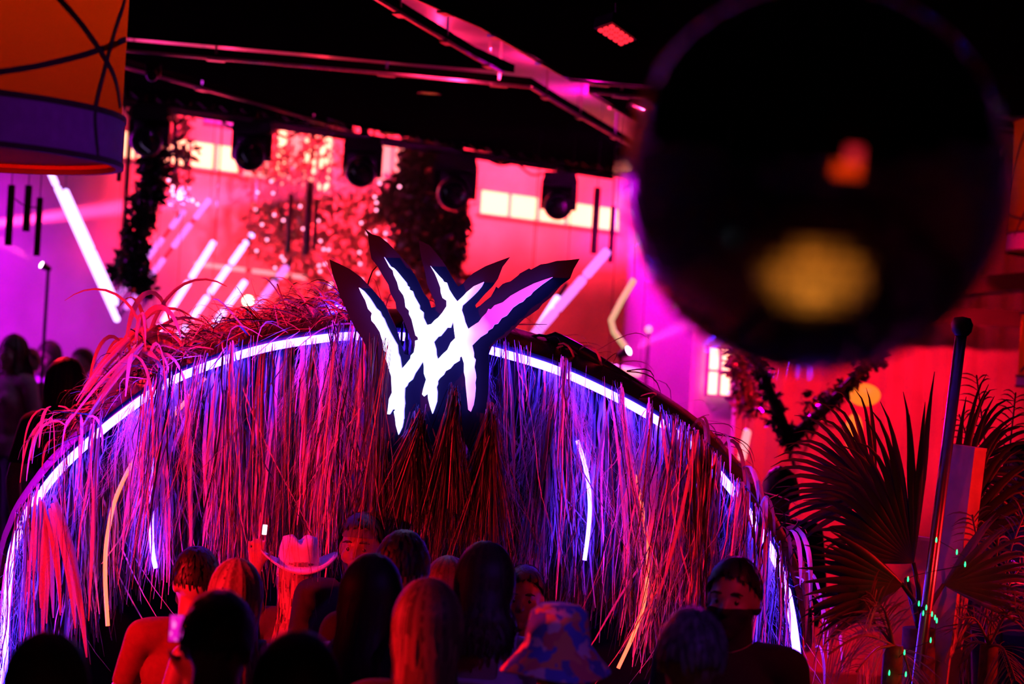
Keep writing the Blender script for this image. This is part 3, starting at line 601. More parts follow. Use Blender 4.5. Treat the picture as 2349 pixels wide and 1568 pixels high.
for i in range(len(arc) - 1):
    Fc += [[i * n + j, i * n + j + 1, (i + 1) * n + j + 1, (i + 1) * n + j] for j in range(n - 1)]
mobj('roof_cover', V, Fc, 'tarp', canopy, smooth=True)
MB().tube(curve_pts([P(x, y, 7.6) for x, y in ((1205, 782), (1235, 768), (1300, 790), (1400, 850), (1500, 918), (1580, 985), (1640, 1040))], 30), [0.006] * 4 + [0.03] * 22 + [0.02] * 4, 9).build('ridge_roll', 'tarp', canopy, smooth=True)
for i in (18, 40, 62, 84, 106, 122): MB().tube([front[i], rear[i]], 0.018, 6).build('purlin', 'black', canopy)
bd = [Vector((p.x, 8.72, p.z)) for p in rear[14:-8]]; bd = [Vector((bd[0].x, 8.72, 0.02))] + bd + [Vector((bd[-1].x, 8.72, 0.02))]
MB().prism(bd, (0, 0.02, 0)).build('added_back_sheet', 'cloth_black', canopy)  # added black sheet; keeps the canopy inside dark and stops hall light
# inner led arches, seen through the fringe
def inner(pix, y0, y1, mat, name, r):
    q = curve_pts([P(x, y, y0 + (y1 - y0) * i / (len(pix) - 1)) for i, (x, y) in enumerate(pix)], 40)
    MB().tube(q, r, 7).build(name, mat, canopy, smooth=True)
inner([(1440, 1045), (1465, 1120), (1479, 1200), (1486, 1265), (1480, 1370), (1455, 1450), (1418, 1532)], 7.5, 7.29, 'striporange', 'orange_led_strip', 0.0075)
inner([(470, 866), (400, 950), (330, 1020), (270, 1130), (246, 1230), (241, 1320), (247, 1435)], 7.5, 7.38, 'striporange', 'orange_led_strip', 0.0085)
inner([(402, 930), (375, 990), (354, 1060), (347, 1140), (347, 1210), (350, 1265), (357, 1302)], 7.5, 7.4, 'strip', 'inner_led_strip', 0.0095)
inner([(1325, 1010), (1345, 1080), (1353, 1150), (1350, 1215), (1341, 1284)], 7.5, 7.38, 'strip', 'inner_led_strip', 0.0085)
tag(canopy.children[-1], 'short blue led strip inside the fringe on the right'); tag(canopy.children[-2], 'blue led strip inside the fringe on the left')
tag(canopy.children[-3], 'orange led line inside the fringe on the left'); tag(canopy.children[-4], 'curved orange led line inside the fringe on the right')
# short dash of strip on the ridge left of the emblem, and its housing
a, b = P(752, 706, 7.75), P(800, 706, 7.75); MB().tube([a, b], 0.012, 8).build('ridge_led_strip', 'strip', canopy, smooth=True)
# fringe of hanging strands
rs = np.random.RandomState(11)
FA = np.array([npv(p) for p in front])
ok = (FA[:, 2] > 0.3); lx = FA[ok]
def arch_z(x):
    o = np.argsort(lx[:, 0]); return np.interp(x, lx[o, 0], lx[o, 2])
BX = np.array([-60, 60, 150, 220, 330, 450, 600, 760, 860, 960, 1040, 1150, 1300, 1450, 1600, 1720, 1850]); BY = np.array([1620, 1560, 1520, 1430, 1340, 1300, 1330, 1290, 1225, 1215, 1235, 1300, 1360, 1450, 1540, 1600, 1640])
def zpix(x, py): return CAM.z + (784 + 0.0612 * (x / 7.4 * F) - py) * 7.4 / F
def fringe(N, y0, y1, wmin, wmax, seed, mat, name, zoff=-0.01, short=0.55, lean=0.05, seg=9, xr=None, wig=0.012):
    rs = np.random.RandomState(seed); x0, x1 = xr or (-2.02, 1.13)
    nc = max(12, int(N / 45)); cx = rs.uniform(x0, x1, nc); cl = rs.normal(0, lean, nc); cy_ = rs.uniform(y0, y1, nc)
    k = rs.randint(0, nc, N); x = cx[k] + rs.normal(0, 1, N) * rs.choice([0.006, 0.014, 0.04], N, p=[.4, .35, .25]); x = np.clip(x, x0, x1)
    y = cy_[k] + rs.normal(0, 0.03, N); zt = arch_z(x) + zoff + rs.uniform(-0.02, 0.02, N)
    pxx = 1174 + x / 7.4 * F
    zb = zpix(x, np.interp(pxx, BX, BY)) + rs.normal(0, 0.06, N)
    f = np.where(rs.rand(N) < short, rs.uniform(0.15, 1.0, N), rs.uniform(0.85, 1.05, N)); L = np.maximum((zt - zb) * f, 0.12)
    t = np.linspace(0, 1, seg)[None, :]
    lx_ = (cl[k] + rs.normal(0, 0.05, N) + np.where(rs.rand(N) < .06, rs.normal(0, .35, N), 0))[:, None]; ph = rs.uniform(0, 6.28, (N, 1)); fr = rs.uniform(2, 6, (N, 1))
    X = x[:, None] + lx_ * t ** 1.3 * L[:, None] + wig * np.sin(ph + fr * t * 2) * t
    Y = y[:, None] - 0.05 * np.sin(np.minimum(t * 6, 1.57)) * rs.rand(N, 1) + 0.02 * np.sin(ph * 2 + fr * t)
    Z = zt[:, None] - L[:, None] * t + 0.035 * np.sin(np.minimum(t * 9, 3.14)) * (rs.rand(N, 1) < 0.5)
    pts = np.stack([X, Y, Z], -1); wd = rs.uniform(wmin, wmax, (N, 1)) * (1 - 0.75 * t ** 2) * np.minimum(1, 0.4 + t * 6)
    ang = rs.uniform(0, 3.14, N); sd = np.stack([np.cos(ang), np.sin(ang), 0 * ang], -1)
    tw = rs.uniform(-.7, .7, (N, 1)); A = ang[:, None] + tw * t; sd = np.stack([np.cos(A), np.sin(A), 0 * A], -1)
    V, Q = ribbons(pts, wd, sd); o = quads_obj(name, V, Q, mat, canopy); return tag(o, kind='stuff')
fringe(3000, 7.42, 7.62, 0.0016, 0.0085, 1, 'raffia', 'fringe')
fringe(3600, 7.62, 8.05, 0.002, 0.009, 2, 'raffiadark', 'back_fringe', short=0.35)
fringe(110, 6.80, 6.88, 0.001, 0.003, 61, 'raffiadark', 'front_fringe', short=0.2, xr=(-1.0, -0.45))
fringe(420, 7.27, 7.33, 0.0015, 0.005, 3, 'raffia', 'front_fringe', zoff=0.05, short=0.8)
fringe(260, 7.26, 7.33, 0.0015, 0.004, 33, 'raffia', 'front_fringe', zoff=0.05, short=0.8, xr=(0.55, 1.13))
fringe(330, 7.27, 7.32, 0.001, 0.003, 34, 'raffia', 'crossing_strands', zoff=0.05, short=1.0, lean=0.2)
fringe(150, 7.27, 7.32, 0.003, 0.008, 35, 'raffia', 'crossing_strands', zoff=0.06, short=0.9, lean=0.2, xr=(0.6, 1.13))
fringe(1500, 7.3, 7.42, 0.0005, 0.0011, 4, 'fluff', 'fine_fibres', short=1.0, lean=0.25, wig=0.06)
# loose strands lying on the roof
def roof_strands(N, seed):
    rs = np.random.RandomState(seed); h_ = int(len(arc) * .47); i = np.where(rs.rand(N) < 0.95, rs.randint(16, h_, N), rs.randint(h_, len(arc) - 1, N)); dy = rs.uniform(0, 1.0, N); K = 8
    base = np.array([npv(off(arc[a], d, np.interp(d, [q[0] for q in prof], [q[1] for q in prof]) + 0.008)) for a, d in zip(i, dy)])
    tn_ = np.array([npv((arc[a + 1] - arc[a]).normalized()) for a in i]) * np.where(i < len(arc) * 0.48, -1, 1)[:, None]
    d0 = nrm(tn_ * rs.uniform(0.3, 1, (N, 1)) + np.stack([0 * dy, -rs.rand(N) * 0.7, 0 * dy], -1) + rs.normal(0, 0.3, (N, 3)))
    L = rs.uniform(0.1, 0.32, (N, 1, 1)); t = np.linspace(0, 1, K)[None, :, None]
    nu = np.array([npv(off(arc[a], 0, 1) - arc[a]) for a in i])[:, None, :]
    pts = base[:, None, :] + d0[:, None, :] * L * t + nu * (np.sin(t * 3.14) * rs.uniform(0, 0.1, (N, 1, 1))) - nu * 0.04 * t
    wd = rs.uniform(0.001, 0.004, (N, 1)) * (1 - 0.7 * t[..., 0] ** 2)
    sd = nrm(np.cross(d0, rs.normal(size=(N, 3)))); V, Q = ribbons(pts, wd, sd)
    tag(quads_obj('roof_thatch', V, Q, 'raffia', canopy), kind='stuff')
roof_strands(1500, 5)
# broad single ribbons: loops and tufts over the rim
def ribbon_path(root, d, L, droop, K=12):
    p = Vector(root); d = Vector(d).normalized(); out = [p.copy()]
    for i in range(K - 1):
        d = (d + Vector((0, 0, -droop / K))).normalized(); p = p + d * (L / (K - 1)); out.append(p.copy())
    return out
def one_ribbon(root, d, L, droop, wdt, rs):
    pp = np.array([npv(p) for p in ribbon_path(root, d, L, droop)]); K = len(pp); t = np.linspace(0, 1, K)
    tg = nrm(np.gradient(pp, axis=0)); sd = nrm(np.cross(tg, np.array([[rs.normal() * .4, 1, rs.normal() * .4]])))
    sd = nrm(sd + rs.normal() * 0.5 * np.array([[0, 1, 0]]))
    wd = wdt * np.minimum(1, 0.5 + 2 * t) * (1 - 0.8 * t ** 3)
    c = pp + nrm(np.cross(tg, sd)) * (wd * 0.35)[:, None]
    V = np.stack([pp - sd * wd[:, None], c, pp + sd * wd[:, None]], 1).reshape(-1, 3); Q = []
    for i in range(K - 1): Q += [[3 * i, 3 * i + 1, 3 * i + 4, 3 * i + 3], [3 * i + 1, 3 * i + 2, 3 * i + 5, 3 * i + 4]]
    quads_obj('raffia_ribbon', V, Q, 'ribbon', canopy)
rs = np.random.RandomState(21)
for i in range(42):   # curly tuft on the left shoulder
    r_ = P(rs.uniform(275, 345), rs.uniform(765, 860), rs.uniform(7.35, 7.7)); one_ribbon(r_, (rs.uniform(-0.15, 1.0), rs.uniform(-.5, .5), rs.uniform(0.5, 1.5)), rs.uniform(0.28, 0.55), rs.uniform(3.0, 5.5), rs.uniform(0.006, 0.014), rs)
for i in range(16):   # long leaves running down the left shoulder
    r_ = P(rs.uniform(285, 330), rs.uniform(770, 820), rs.uniform(7.3, 7.5)); one_ribbon(r_, (-0.55 + rs.normal() * .07, rs.uniform(-.2, .1), -0.6), rs.uniform(0.25, 0.42), 0.5, rs.uniform(0.008, 0.016), rs)
for i in range(14):   # tuft before the left end
    r_ = P(rs.uniform(95, 200), rs.uniform(930, 1010), rs.uniform(7.2, 7.5)); one_ribbon(r_, (rs.uniform(-0.7, 0.9), rs.uniform(-.6, .2), rs.uniform(0.1, .8)), rs.uniform(0.15, 0.36), rs.uniform(5, 8), rs.uniform(0.004, 0.008), rs)
for i in range(34):   # ribbons draped over the right shoulder
    k = rs.randint(96, 118); r_ = off(front[k], rs.uniform(0.0, 0.25), 0.08 + 0.03 * rs.rand()); one_ribbon(r_, (rs.uniform(-0.35, 0.45), -0.55, rs.uniform(0.2, 0.9)), rs.uniform(0.2, 0.42), rs.uniform(4, 7), rs.uniform(0.006, 0.012), rs)
for i in range(14):   # small loops right of the emblem
    r_ = P(rs.uniform(1215, 1330), rs.uniform(785, 820), rs.uniform(7.4, 7.7)); one_ribbon(r_, (rs.uniform(-1, .8), rs.uniform(-.5, .3), rs.uniform(0.1, .9)), rs.uniform(0.15, 0.3), rs.uniform(5, 9), rs.uniform(0.003, 0.007), rs)
for i in range(18):   # dark loops on the ridge left of the emblem
    r_ = P(rs.uniform(500, 760), rs.uniform(730, 765), rs.uniform(7.45, 7.8)); one_ribbon(r_, (rs.uniform(-1, 1), rs.uniform(-.4, .4), rs.uniform(0.2, .7)), rs.uniform(0.2, 0.4), rs.uniform(4, 7), rs.uniform(0.004, 0.008), rs)
for i in range(20):   # wide blades on the fringe
    x = rs.uniform(60, 1780); k = min(range(20, 125), key=lambda q: abs((front[q].x / YF * F + 1174) - x)); r_ = front[k] + Vector((0, -0.04, -0.02)); one_ribbon(r_, (rs.normal() * .15, -0.1, -1), rs.uniform(0.3, 0.8), 1, rs.uniform(0.006, 0.012), rs)
for i in range(10):   # broad blades at the left foot
    r_ = P(rs.uniform(90, 130), rs.uniform(1130, 1170), 7.3); one_ribbon(r_, (rs.uniform(0.0, 0.6), -0.1, -1), rs.uniform(0.4, 0.6), 1.2, rs.uniform(0.010, 0.02), rs)
# ------------------------------------------------------------------ emblem
BACK = [(756, 595), (777, 604), (801, 616), (826, 634), (846, 655), (862, 673), (879, 693), (887, 706), (895, 724), (903, 740), (913, 765), (920, 791), (928, 812), (940, 814), (946, 800), (946, 788), (940, 772), (932, 751), (922, 726), (909, 708), (907, 693), (895, 671), (891, 653), (879, 634), (867, 612), (852, 593), (848, 571), (844, 538), (836, 524), (854, 537), (871, 542), (889, 556), (915, 583), (940, 612), (956, 638), (964, 654), (972, 672), (984, 688), (989, 706), (999, 703), (996, 688), (988, 672), (980, 652), (975, 625), (966, 590), (960, 550), (985, 562), (1005, 585), (1022, 608), (1036, 634), (1051, 657), (1061, 651), (1073, 637), (1087, 625), (1114, 610), (1142, 599), (1170, 589), (1153, 611), (1142, 639), (1130, 656), (1110, 676), (1090, 699), (1092, 706), (1102, 700), (1112, 691), (1126, 680), (1134, 666), (1138, 657), (1143, 661), (1153, 651), (1160, 648), (1171, 645), (1189, 631), (1192, 627), (1214, 615), (1218, 618), (1240, 606), (1255, 604), (1277, 598), (1306, 596), (1330, 593), (1316, 617), (1308, 638), (1287, 654), (1265, 680), (1244, 697), (1236, 708), (1216, 722), (1202, 731), (1191, 742), (1181, 753), (1175, 757), (1161, 772), (1142, 780), (1128, 795), (1122, 810), (1122, 840), (1120, 900), (1112, 960), (1100, 1010), (1085, 1062), (1070, 1020), (1052, 995), (1035, 1010), (1018, 1045), (1003, 1085), (985, 1035), (965, 1010), (948, 1035), (930, 1080), (906, 1118), (893, 1080), (880, 1035), (868, 1022), (862, 985), (863, 943), (861, 902), (851, 862), (845, 821), (840, 795), (830, 775), (815, 755), (807, 736), (797, 716), (789, 698), (779, 677), (771, 651), (762, 626)]
FACE = [(823, 659), (834, 667), (846, 681), (854, 693), (862, 706), (871, 714), (875, 724), (880, 730), (887, 747), (895, 763), (905, 781), (911, 791), (913, 810), (917, 819), (921, 846), (931, 835), (941, 822), (942, 815), (949, 808), (952, 792), (952, 781), (959, 779), (958, 773), (953, 769), (948, 749), (944, 732), (938, 720), (938, 712), (930, 704), (928, 687), (925, 677), (915, 663), (911, 647), (903, 630), (901, 620), (893, 612), (881, 589), (896, 611), (903, 614), (909, 620), (922, 636), (932, 648), (934, 655), (938, 657), (939, 664), (946, 667), (950, 679), (962, 700), (962, 708), (971, 716), (971, 728), (979, 745), (989, 743), (997, 734), (1005, 728), (1015, 716), (1024, 702), (1024, 689), (1015, 683), (1011, 671), (1010, 659), (1003, 640), (997, 626), (987, 609), (1007, 632), (1015, 640), (1018, 646), (1025, 648), (1030, 663), (1040, 679), (1049, 691), (1063, 678), (1070, 670), (1087, 656), (1110, 646), (1105, 656), (1095, 668), (1083, 680), (1069, 693), (1061, 700), (1059, 711), (1064, 725), (1067, 738), (1074, 754), (1081, 749), (1098, 738), (1106, 727), (1116, 717), (1120, 708), (1126, 709), (1134, 700), (1153, 693), (1171, 678), (1196, 664), (1224, 650), (1249, 641), (1268, 635), (1244, 652), (1224, 668), (1218, 676), (1208, 682), (1200, 691), (1191, 695), (1177, 705), (1163, 723), (1151, 729), (1142, 742), (1134, 744), (1130, 752), (1120, 758), (1118, 763), (1102, 773), (1091, 784), (1083, 792), (1087, 809), (1087, 819), (1091, 825), (1088, 842), (1091, 856), (1092, 866), (1090, 878), (1091, 890), (1089, 911), (1086, 929), (1080, 944), (1074, 939), (1071, 911), (1068, 882), (1067, 866), (1064, 853), (1064, 833), (1059, 817), (1055, 819), (1054, 827), (1041, 835), (1033, 845), (1022, 851), (1018, 859), (1008, 868), (1004, 874), (1004, 881), (1001, 888), (1003, 900), (1002, 921), (996, 939), (992, 949), (986, 931), (982, 915), (981, 903), (973, 909), (968, 904), (971, 890), (977, 870), (972, 856), (972, 839), (970, 828), (961, 843), (952, 856), (946, 870), (936, 878), (933, 885), (928, 890), (927, 911), (928, 926), (926, 941), (926, 960), (922, 980), (914, 997), (908, 976), (906, 958), (903, 944), (907, 939), (901, 938), (894, 950), (888, 949), (890, 935), (892, 915), (899, 900), (898, 884), (897, 862), (890, 841), (889, 833), (882, 819), (883, 807), (878, 798), (877, 780), (875, 775), (871, 761), (860, 744), (852, 735), (851, 726), (853, 718), (844, 708), (838, 689), (828, 671)]
HOLE = [(1039, 736), (1034, 751), (1026, 751), (1020, 759), (1011, 770), (1005, 772), (995, 784), (1000, 800), (1001, 814), (1004, 824), (1015, 812), (1026, 802), (1034, 785), (1044, 775), (1042, 761)]
def solid(loops, d, depth):
    """flat shape with holes, front at distance d, given real thickness away from the viewer"""
    L = [[P(x, y, d) for x, y in lp] for lp in loops]; flat = [p for lp in L for p in lp]; n = len(flat)
    tris = geometry.tessellate_polygon(L); dv = Vector((0, depth, 0)); V = flat + [p + dv for p in flat]; front_ = []; side = []
    for t in tris:
        a, b, c = (flat[i] for i in t); t = list(t) if (b - a).cross(c - a).dot(FX) < 0 else list(t)[::-1]; front_ += [t, [i + n for i in t[::-1]]]
    k = 0
    for lp in L:
        m = len(lp); side += [[k + i, k + (i + 1) % m, n + k + (i + 1) % m, n + k + i] for i in range(m)]; k += m
    return V, front_, side
emb = thing('emblem_sign', 'black claw-shaped sign board with a glowing white jagged W emblem', 'sign', P(1000, 900, 7.15))
V, a, b = solid([BACK], 7.16, 0.03); mobj('backing_board', V, a + b, 'emback' if 'emback' in M else 'blackmat', emb)
V, a, b = solid([FACE, HOLE], 7.095, 0.06); mobj('lit_letter', V, a + b, ['sign', 'signside'], emb, mi=[0] * len(a) + [1] * len(b))
for px, py in ((900, 775), (1085, 790)):
    MB().tube([P(px, py, 7.185), P(px, py, 7.38)], 0.015, 6).build('bracket', 'black', emb)
# bunches of raffia in front of the lower board
def bunch(apex, spread, N, y, seed, Lpx):
    rs = np.random.RandomState(seed); a = npv(P(*apex, y)); K = 8; t = np.linspace(0, 1, K)[None, :, None]; L = Lpx / F * y * rs.uniform(0.6, 1.05, (N, 1, 1))
    dx = rs.normal(-0.03, spread, (N, 1, 1)); st = a + rs.normal(0, 0.012, (N, 3)) - np.array([0, 0, 1]) * (rs.rand(N, 1) * 0.12)
    pts = st[:, None, :] + np.concatenate([dx * L * t ** 1.0, rs.normal(0, .03, (N, 1, 1)) * t, -L * t], -1)
    wd = rs.uniform(0.001, 0.0032, (N, 1)) * (1 - 0.7 * t[..., 0] ** 2); an = rs.uniform(0, 3.14, N); sd = np.stack([np.cos(an), np.sin(an), 0 * an], -1)
    V, Q = ribbons(pts, wd, sd); tag(quads_obj('raffia_bunch', V, Q, 'raffiashaded', canopy), kind='stuff')
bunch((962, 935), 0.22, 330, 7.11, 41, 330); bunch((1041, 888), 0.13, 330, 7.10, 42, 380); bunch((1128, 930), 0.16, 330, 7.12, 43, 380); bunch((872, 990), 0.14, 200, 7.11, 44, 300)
# ------------------------------------------------------------------ lanterns
def on_cyl(px, py, c, r):
    """where the view ray meets a vertical cylinder (near side)"""
    d = ray(px, py); o = CAM - c; a = d.x ** 2 + d.y ** 2; b = 2 * (o.x * d.x + o.y * d.y); q = o.x ** 2 + o.y ** 2 - r * r
    D = b * b - 4 * a * q
    if D < 0: return None
    return CAM + d * ((-b - math.sqrt(D)) / (2 * a))
def lantern(label, c, r, h, straps, power, ceil):
    t = thing('drum_lantern', label, 'lantern', c, 'orange drum lanterns'); n = 64
    MB().lathe(c, [(r, 0.0), (r, h * .25), (r, h * .5), (r, h * .75), (r, h)], n).build('shade', 'shade', t, smooth=True)
    k = h * 0.14
    MB().lathe(c, [(r + .004, 0.0), (r + .008, 0.0), (r + .008, k), (r + .004, k)], n).build('lower_band', 'bandcloth', t, smooth=False)
    for z in (0, k, h): MB().lathe(c + UZ * z, [(r - .008, -.008), (r + .014, -.008), (r + .014, .008), (r - .008, .008), (r - .008, -.008)], n).build('rim_ring', 'strap', t)
    for s_ in straps:
        pp = curve_pts(s_, 24)
        V = []; Fc = []
        for i, p in enumerate(pp):
            tg = (pp[min(i + 1, 23)] - pp[max(i - 1, 0)]).normalized(); nn = Vector((p.x - c.x, p.y - c.y, 0)).normalized(); sd = tg.cross(nn).normalized(); w_ = 0.0085 * r / .51
            q = p + nn * .004; V += [q - sd * w_, q + sd * w_, q + sd * w_ + nn * .004, q - sd * w_ + nn * .004]
        for i in range(23): Fc += [[4 * i + j, 4 * i + (j + 1) % 4, 4 * i + 4 + (j + 1) % 4, 4 * i + 4 + j] for j in range(4)]
        mobj('strap', V, Fc, 'strap', t)
    MB().lathe(c, [(0.001, .02), (r - .01, .02), (r - .01, .024), (0.001, .024)], n).build('bottom_diffuser', 'diffuser', t)
    MB().tube([c + UZ * h, Vector((c.x, c.y, ceil))], 0.012, 8).build('hanging_rod', 'black', t)
    sp = MB()
    for a in range(4):
        v = Vector((math.cos(a * 1.571 + .4), math.sin(a * 1.571 + .4), 0)); sp.tube([c + UZ * h, c + UZ * h + v * r], 0.006, 5)
    sp.build('top_spokes', 'black', t); MB().ball(c + UZ * h * .7, 0.05).tube([c + UZ * h * .73, c + UZ * h], 0.012, 6).build('bulb', 'amber', t)
    lamp('lantern_bulb', 'POINT', c + UZ * h * 0.7, (1, 0.27, 0.04), power, size=0.06); return t
lc = P(-130, 352, 5.5); lr = 0.512
lw = [[(20, -140), (75, -70), (135, 0), (190, 65), (240, 140), (262, 190), (271, 245)], [(-120, 178), (0, 165), (100, 148), (200, 122), (283, 90)], [(286, -60), (280, 5), (262, 60), (240, 140), (225, 200), (213, 258), (216, 320), (222, 370)], [(-200, -60), (-120, 60), (-60, 140), (-20, 200)]]
st = []
for l_ in lw:
    q = [on_cyl(x, y, lc, lr) for x, y in l_]; st.append([p for p in q if p is not None])
lantern('huge orange drum lantern with dark crossing straps, top left', lc, lr, 1.0, st, 19, 4.5)
def zig(c, r, h, k0, z0, z1, a0, a1): return [Vector((c.x + r * math.cos(a0 + (a1 - a0) * i / 8), c.y + r * math.sin(a0 + (a1 - a0) * i / 8), c.z + h * (z0 + (z1 - z0) * i / 8))) for i in range(9)]
c2 = P(2468, 585, 12.9)
lantern('smaller orange drum lantern at the right edge, beside the mirror ball', c2, 0.47, 0.92, [zig(c2, .47, .92, 0, 1.0, 0.45, 3.6, 3.0), zig(c2, .47, .92, 0, 0.0, 1.0, 3.2, 4.6), zig(c2, .47, .92, 0, 0.3, 0.1, 2.8, 5.0)], 7, 5.4)
c3 = P(2492, 895, 11.6)
lantern('lower orange drum lantern at the right edge, above the palm', c3, 0.42, 0.46, [zig(c3, .42, .46, 0, 0.2, 0.8, 3.2, 4.4)], 2.5, 5.4)
c4 = Vector((0.95, -2.4, 2.15))
lantern('orange drum lantern behind the viewer, mirrored in the ball', c4, 0.4, 0.7, [zig(c4, .4, .7, 0, 0.1, 0.9, 1, 3)], 30, 4.5)
bxc = Vector((1.55, -3.6, 3.75)); t = thing('light_box', 'red glowing wall box behind the viewer, mirrored in the ball', 'light', bxc - UZ * .45)
MB().box(bxc, 1.3, 0.14, 0.9).build('housing', 'black', t); MB().box(bxc + FX * 0.08, 1.2, 0.03, 0.8).build('front_panel', emis('red_box_panel', (1, .02, .04), .75), t)
for x_ in (-.5, .5): MB().tube([bxc + Vector((x_, 0, .4)), Vector((bxc.x + x_, bxc.y, 4.5))], .01, 6).build('hanger', 'black', t)
for lb, c, m_ in (('small cool white lamp added left of the viewer for a glint in the ball', (-1.25, 1.15, 1.35), 'coolglint'), ('first small blue lamp added left of the viewer for a glint in the ball', (-1.75, 1.05, 2.3), 'blueglint'), ('second small blue lamp added left of the viewer for a glint in the ball', (-1.6, 0.8, 2.5), 'blueglint'), ('small blue lamp added right of the viewer for a glint in the ball', (2.7, 1.75, 2.55), 'blueglint')):
    c = Vector(c); t = thing('glint_lamp', lb, 'lamp', c - UZ * .05); MB().ball(c, .04 if m_ == 'coolglint' else .012, 14, 9).build('globe', m_, t, smooth=True)  # added unseen lamps that only make small glints in the ball
    MB().lathe(c, [(.001, .06), (.015, .055), (.03, .022)], 14).build('cap', 'black', t, smooth=True); MB().tube([c + UZ * .08, Vector((c.x, c.y, 4.3))], .005, 6).build('cord', 'black', t)
fc = MB().box((-1.5, -1.2, 4.34), 15.2, 13.4, 0.08).build('ceiling', 'blackmat'); tag(fc, kind='structure')  # added unseen black sheet under the slab; keeps the ball's reflection dark
# ------------------------------------------------------------------ mirror ball
bc = P(1866, 415, 2.05); br = 446 / F * 2.05 * 0.985
mb = thing('mirror_ball', 'large dark mirror ball hanging close in the upper right', 'mirror ball', bc - UZ * br)
MB().ball(bc, br - 0.003, 48, 30).build('core', 'grout', mb, smooth=True)
MB().lathe(bc + UZ * (br - .01), [(0.001, .05), (0.02, .05), (0.03, .03), (0.045, 0.0)], 20).build('top_cap', 'chrome', mb, smooth=True)
MB().tube([bc + UZ * (br + .03), Vector((bc.x, bc.y, 4.5))], 0.005, 6).build('hanging_cable', 'black', mb)
MB().lathe(Vector((bc.x, bc.y, 4.36)), [(0.001, 0), (0.05, 0), (0.05, 0.14), (0.001, 0.14)], 16).build('motor', 'black', mb)
rs = np.random.RandomState(9); rows = 44; tl = math.pi * br / rows; cells = []
for i in range(rows):
    th = math.pi * (i + .5) / rows; nn_ = max(4, int(2 * math.pi * br * math.sin(th) / tl))
    for j in range(nn_):
        ph = 2 * math.pi * j / nn_ + i * 0.37
        cells.append((th, ph, min(tl, 2 * math.pi * br * math.sin(th) / nn_)))
tme = bpy.data.meshes.new('mirror_tile'); q = 0.5
bx = MB().prism([(-q, -q, -.0015), (q, -q, -.0015), (q, q, -.0015), (-q, q, -.0015)], (0, 0, 0.003)); tme.from_pydata(bx.V, [], bx.F); tme.materials.append(M['mirror'])
mats_ = []
for th, ph, s_ in cells:
    nv = Vector((math.sin(th) * math.cos(ph), math.sin(th) * math.sin(ph), math.cos(th))); e1 = Vector((math.cos(th) * math.cos(ph), math.cos(th) * math.sin(ph), -math.sin(th))); e2 = nv.cross(e1)
    jt = rs.normal(0, 0.006, 2); n2 = (nv + e1 * jt[0] + e2 * jt[1]).normalized(); e1 = (e1 - n2 * e1.dot(n2)).normalized(); e2 = n2.cross(e1); c = bc + nv * br
    mats_.append((nv.dot((CAM - bc).normalized()), c, e1 * (tl * .94), e2 * (s_ * .94), n2))
mats_.sort(key=lambda z: -z[0])
for _, c, a, b, n2 in mats_[:300]:
    o = bpy.data.objects.new('mirror_tile', tme); COL.objects.link(o); o.parent = mb
    o.matrix_local = Matrix(((a.x, b.x, n2.x, 0), (a.y, b.y, n2.y, 0), (a.z, b.z, n2.z, 0), (0, 0, 0, 1))); o.location = c - WLOC[mb]
V = []; Q = []
for _, c, a, b, n2 in mats_[300:]:
    k = len(V); V += [c - a / 2 - b / 2 + n2 * .0015, c + a / 2 - b / 2 + n2 * .0015, c + a / 2 + b / 2 + n2 * .0015, c - a / 2 + b / 2 + n2 * .0015]; Q.append([k, k + 1, k + 2, k + 3])
tag(mobj('mirror_tiles', V, Q, 'mirror', mb), kind='stuff')
# ------------------------------------------------------------------ fan palm, pole, planks, fairy lights
def leaflet(parent, hub, d, L, droop, w_, mat, sidev, rs, web=0.0):
    K = 10; t = np.linspace(0, 1, K); d = Vector(d).normalized(); p = Vector(hub); pts = [p.copy()]
    for i in range(K - 1):
        if t[i] > 0.5: d = (d + Vector((0, 0, -droop * (t[i] - .45) * .6))).normalized()
        p = p + d * (L / (K - 1)); pts.append(p.copy())
    pp = np.array([npv(q) for q in pts]); tg = nrm(np.gradient(pp, axis=0)); sd = nrm(np.cross(tg, np.cross(npv(sidev), tg)))
    wd = w_ * np.interp(t, [0, .12, .5, .8, 1], [.15, .5, 1, .45, .06]); nn = nrm(np.cross(tg, sd))
    V = np.stack([pp - sd * wd[:, None] , pp + nn * (wd * .5)[:, None], pp + sd * wd[:, None]], 1).reshape(-1, 3); Q = []
    for i in range(K - 1): Q += [[3 * i, 3 * i + 1, 3 * i + 4, 3 * i + 3], [3 * i + 1, 3 * i + 2, 3 * i + 5, 3 * i + 4]]
    return quads_obj('leaflet', V, Q, mat, parent)
palm = thing('fan_palm', 'tall fan palm with large dark spread leaves, right of the canopy', 'palm', (P(2110, 1500, 6.9).x, 6.9, 0))
pb = P(2108, 1440, 6.9); foot = Vector((pb.x, 6.9, 0))
MB().tube([foot, foot.lerp(pb, .5) + Vector((.02, 0, 0)), pb], [0.09, 0.075, 0.06], 12).build('trunk', 'husk', palm, smooth=True)
rs = np.random.RandomState(77)
def fan(hub, d, a0, a1, n, L0, droop, mat, tilt, lw_=0.02, taper=0.0):
    h = P(*hub, d); st_ = MB().tube([pb, (pb + h) / 2 + Vector((0, -.03, .03)), h], [0.012, 0.01, 0.008], 7).build('frond', mat, palm, smooth=True)
    for i in range(n):
        a = R(a0 + (a1 - a0) * i / (n - 1)) + rs.normal() * .015; k = 1.0 - taper * (i / (n - 1))
        dr = Vector((math.cos(a), tilt + 0.08 * (-1) ** i, math.sin(a))); sv = Vector((-math.sin(a), 0.15 * (-1) ** i, math.cos(a)))
        leaflet(st_, h, dr, L0 * k * rs.uniform(.92, 1.05), droop * rs.uniform(.7, 1.5), lw_, mat, sv, rs)
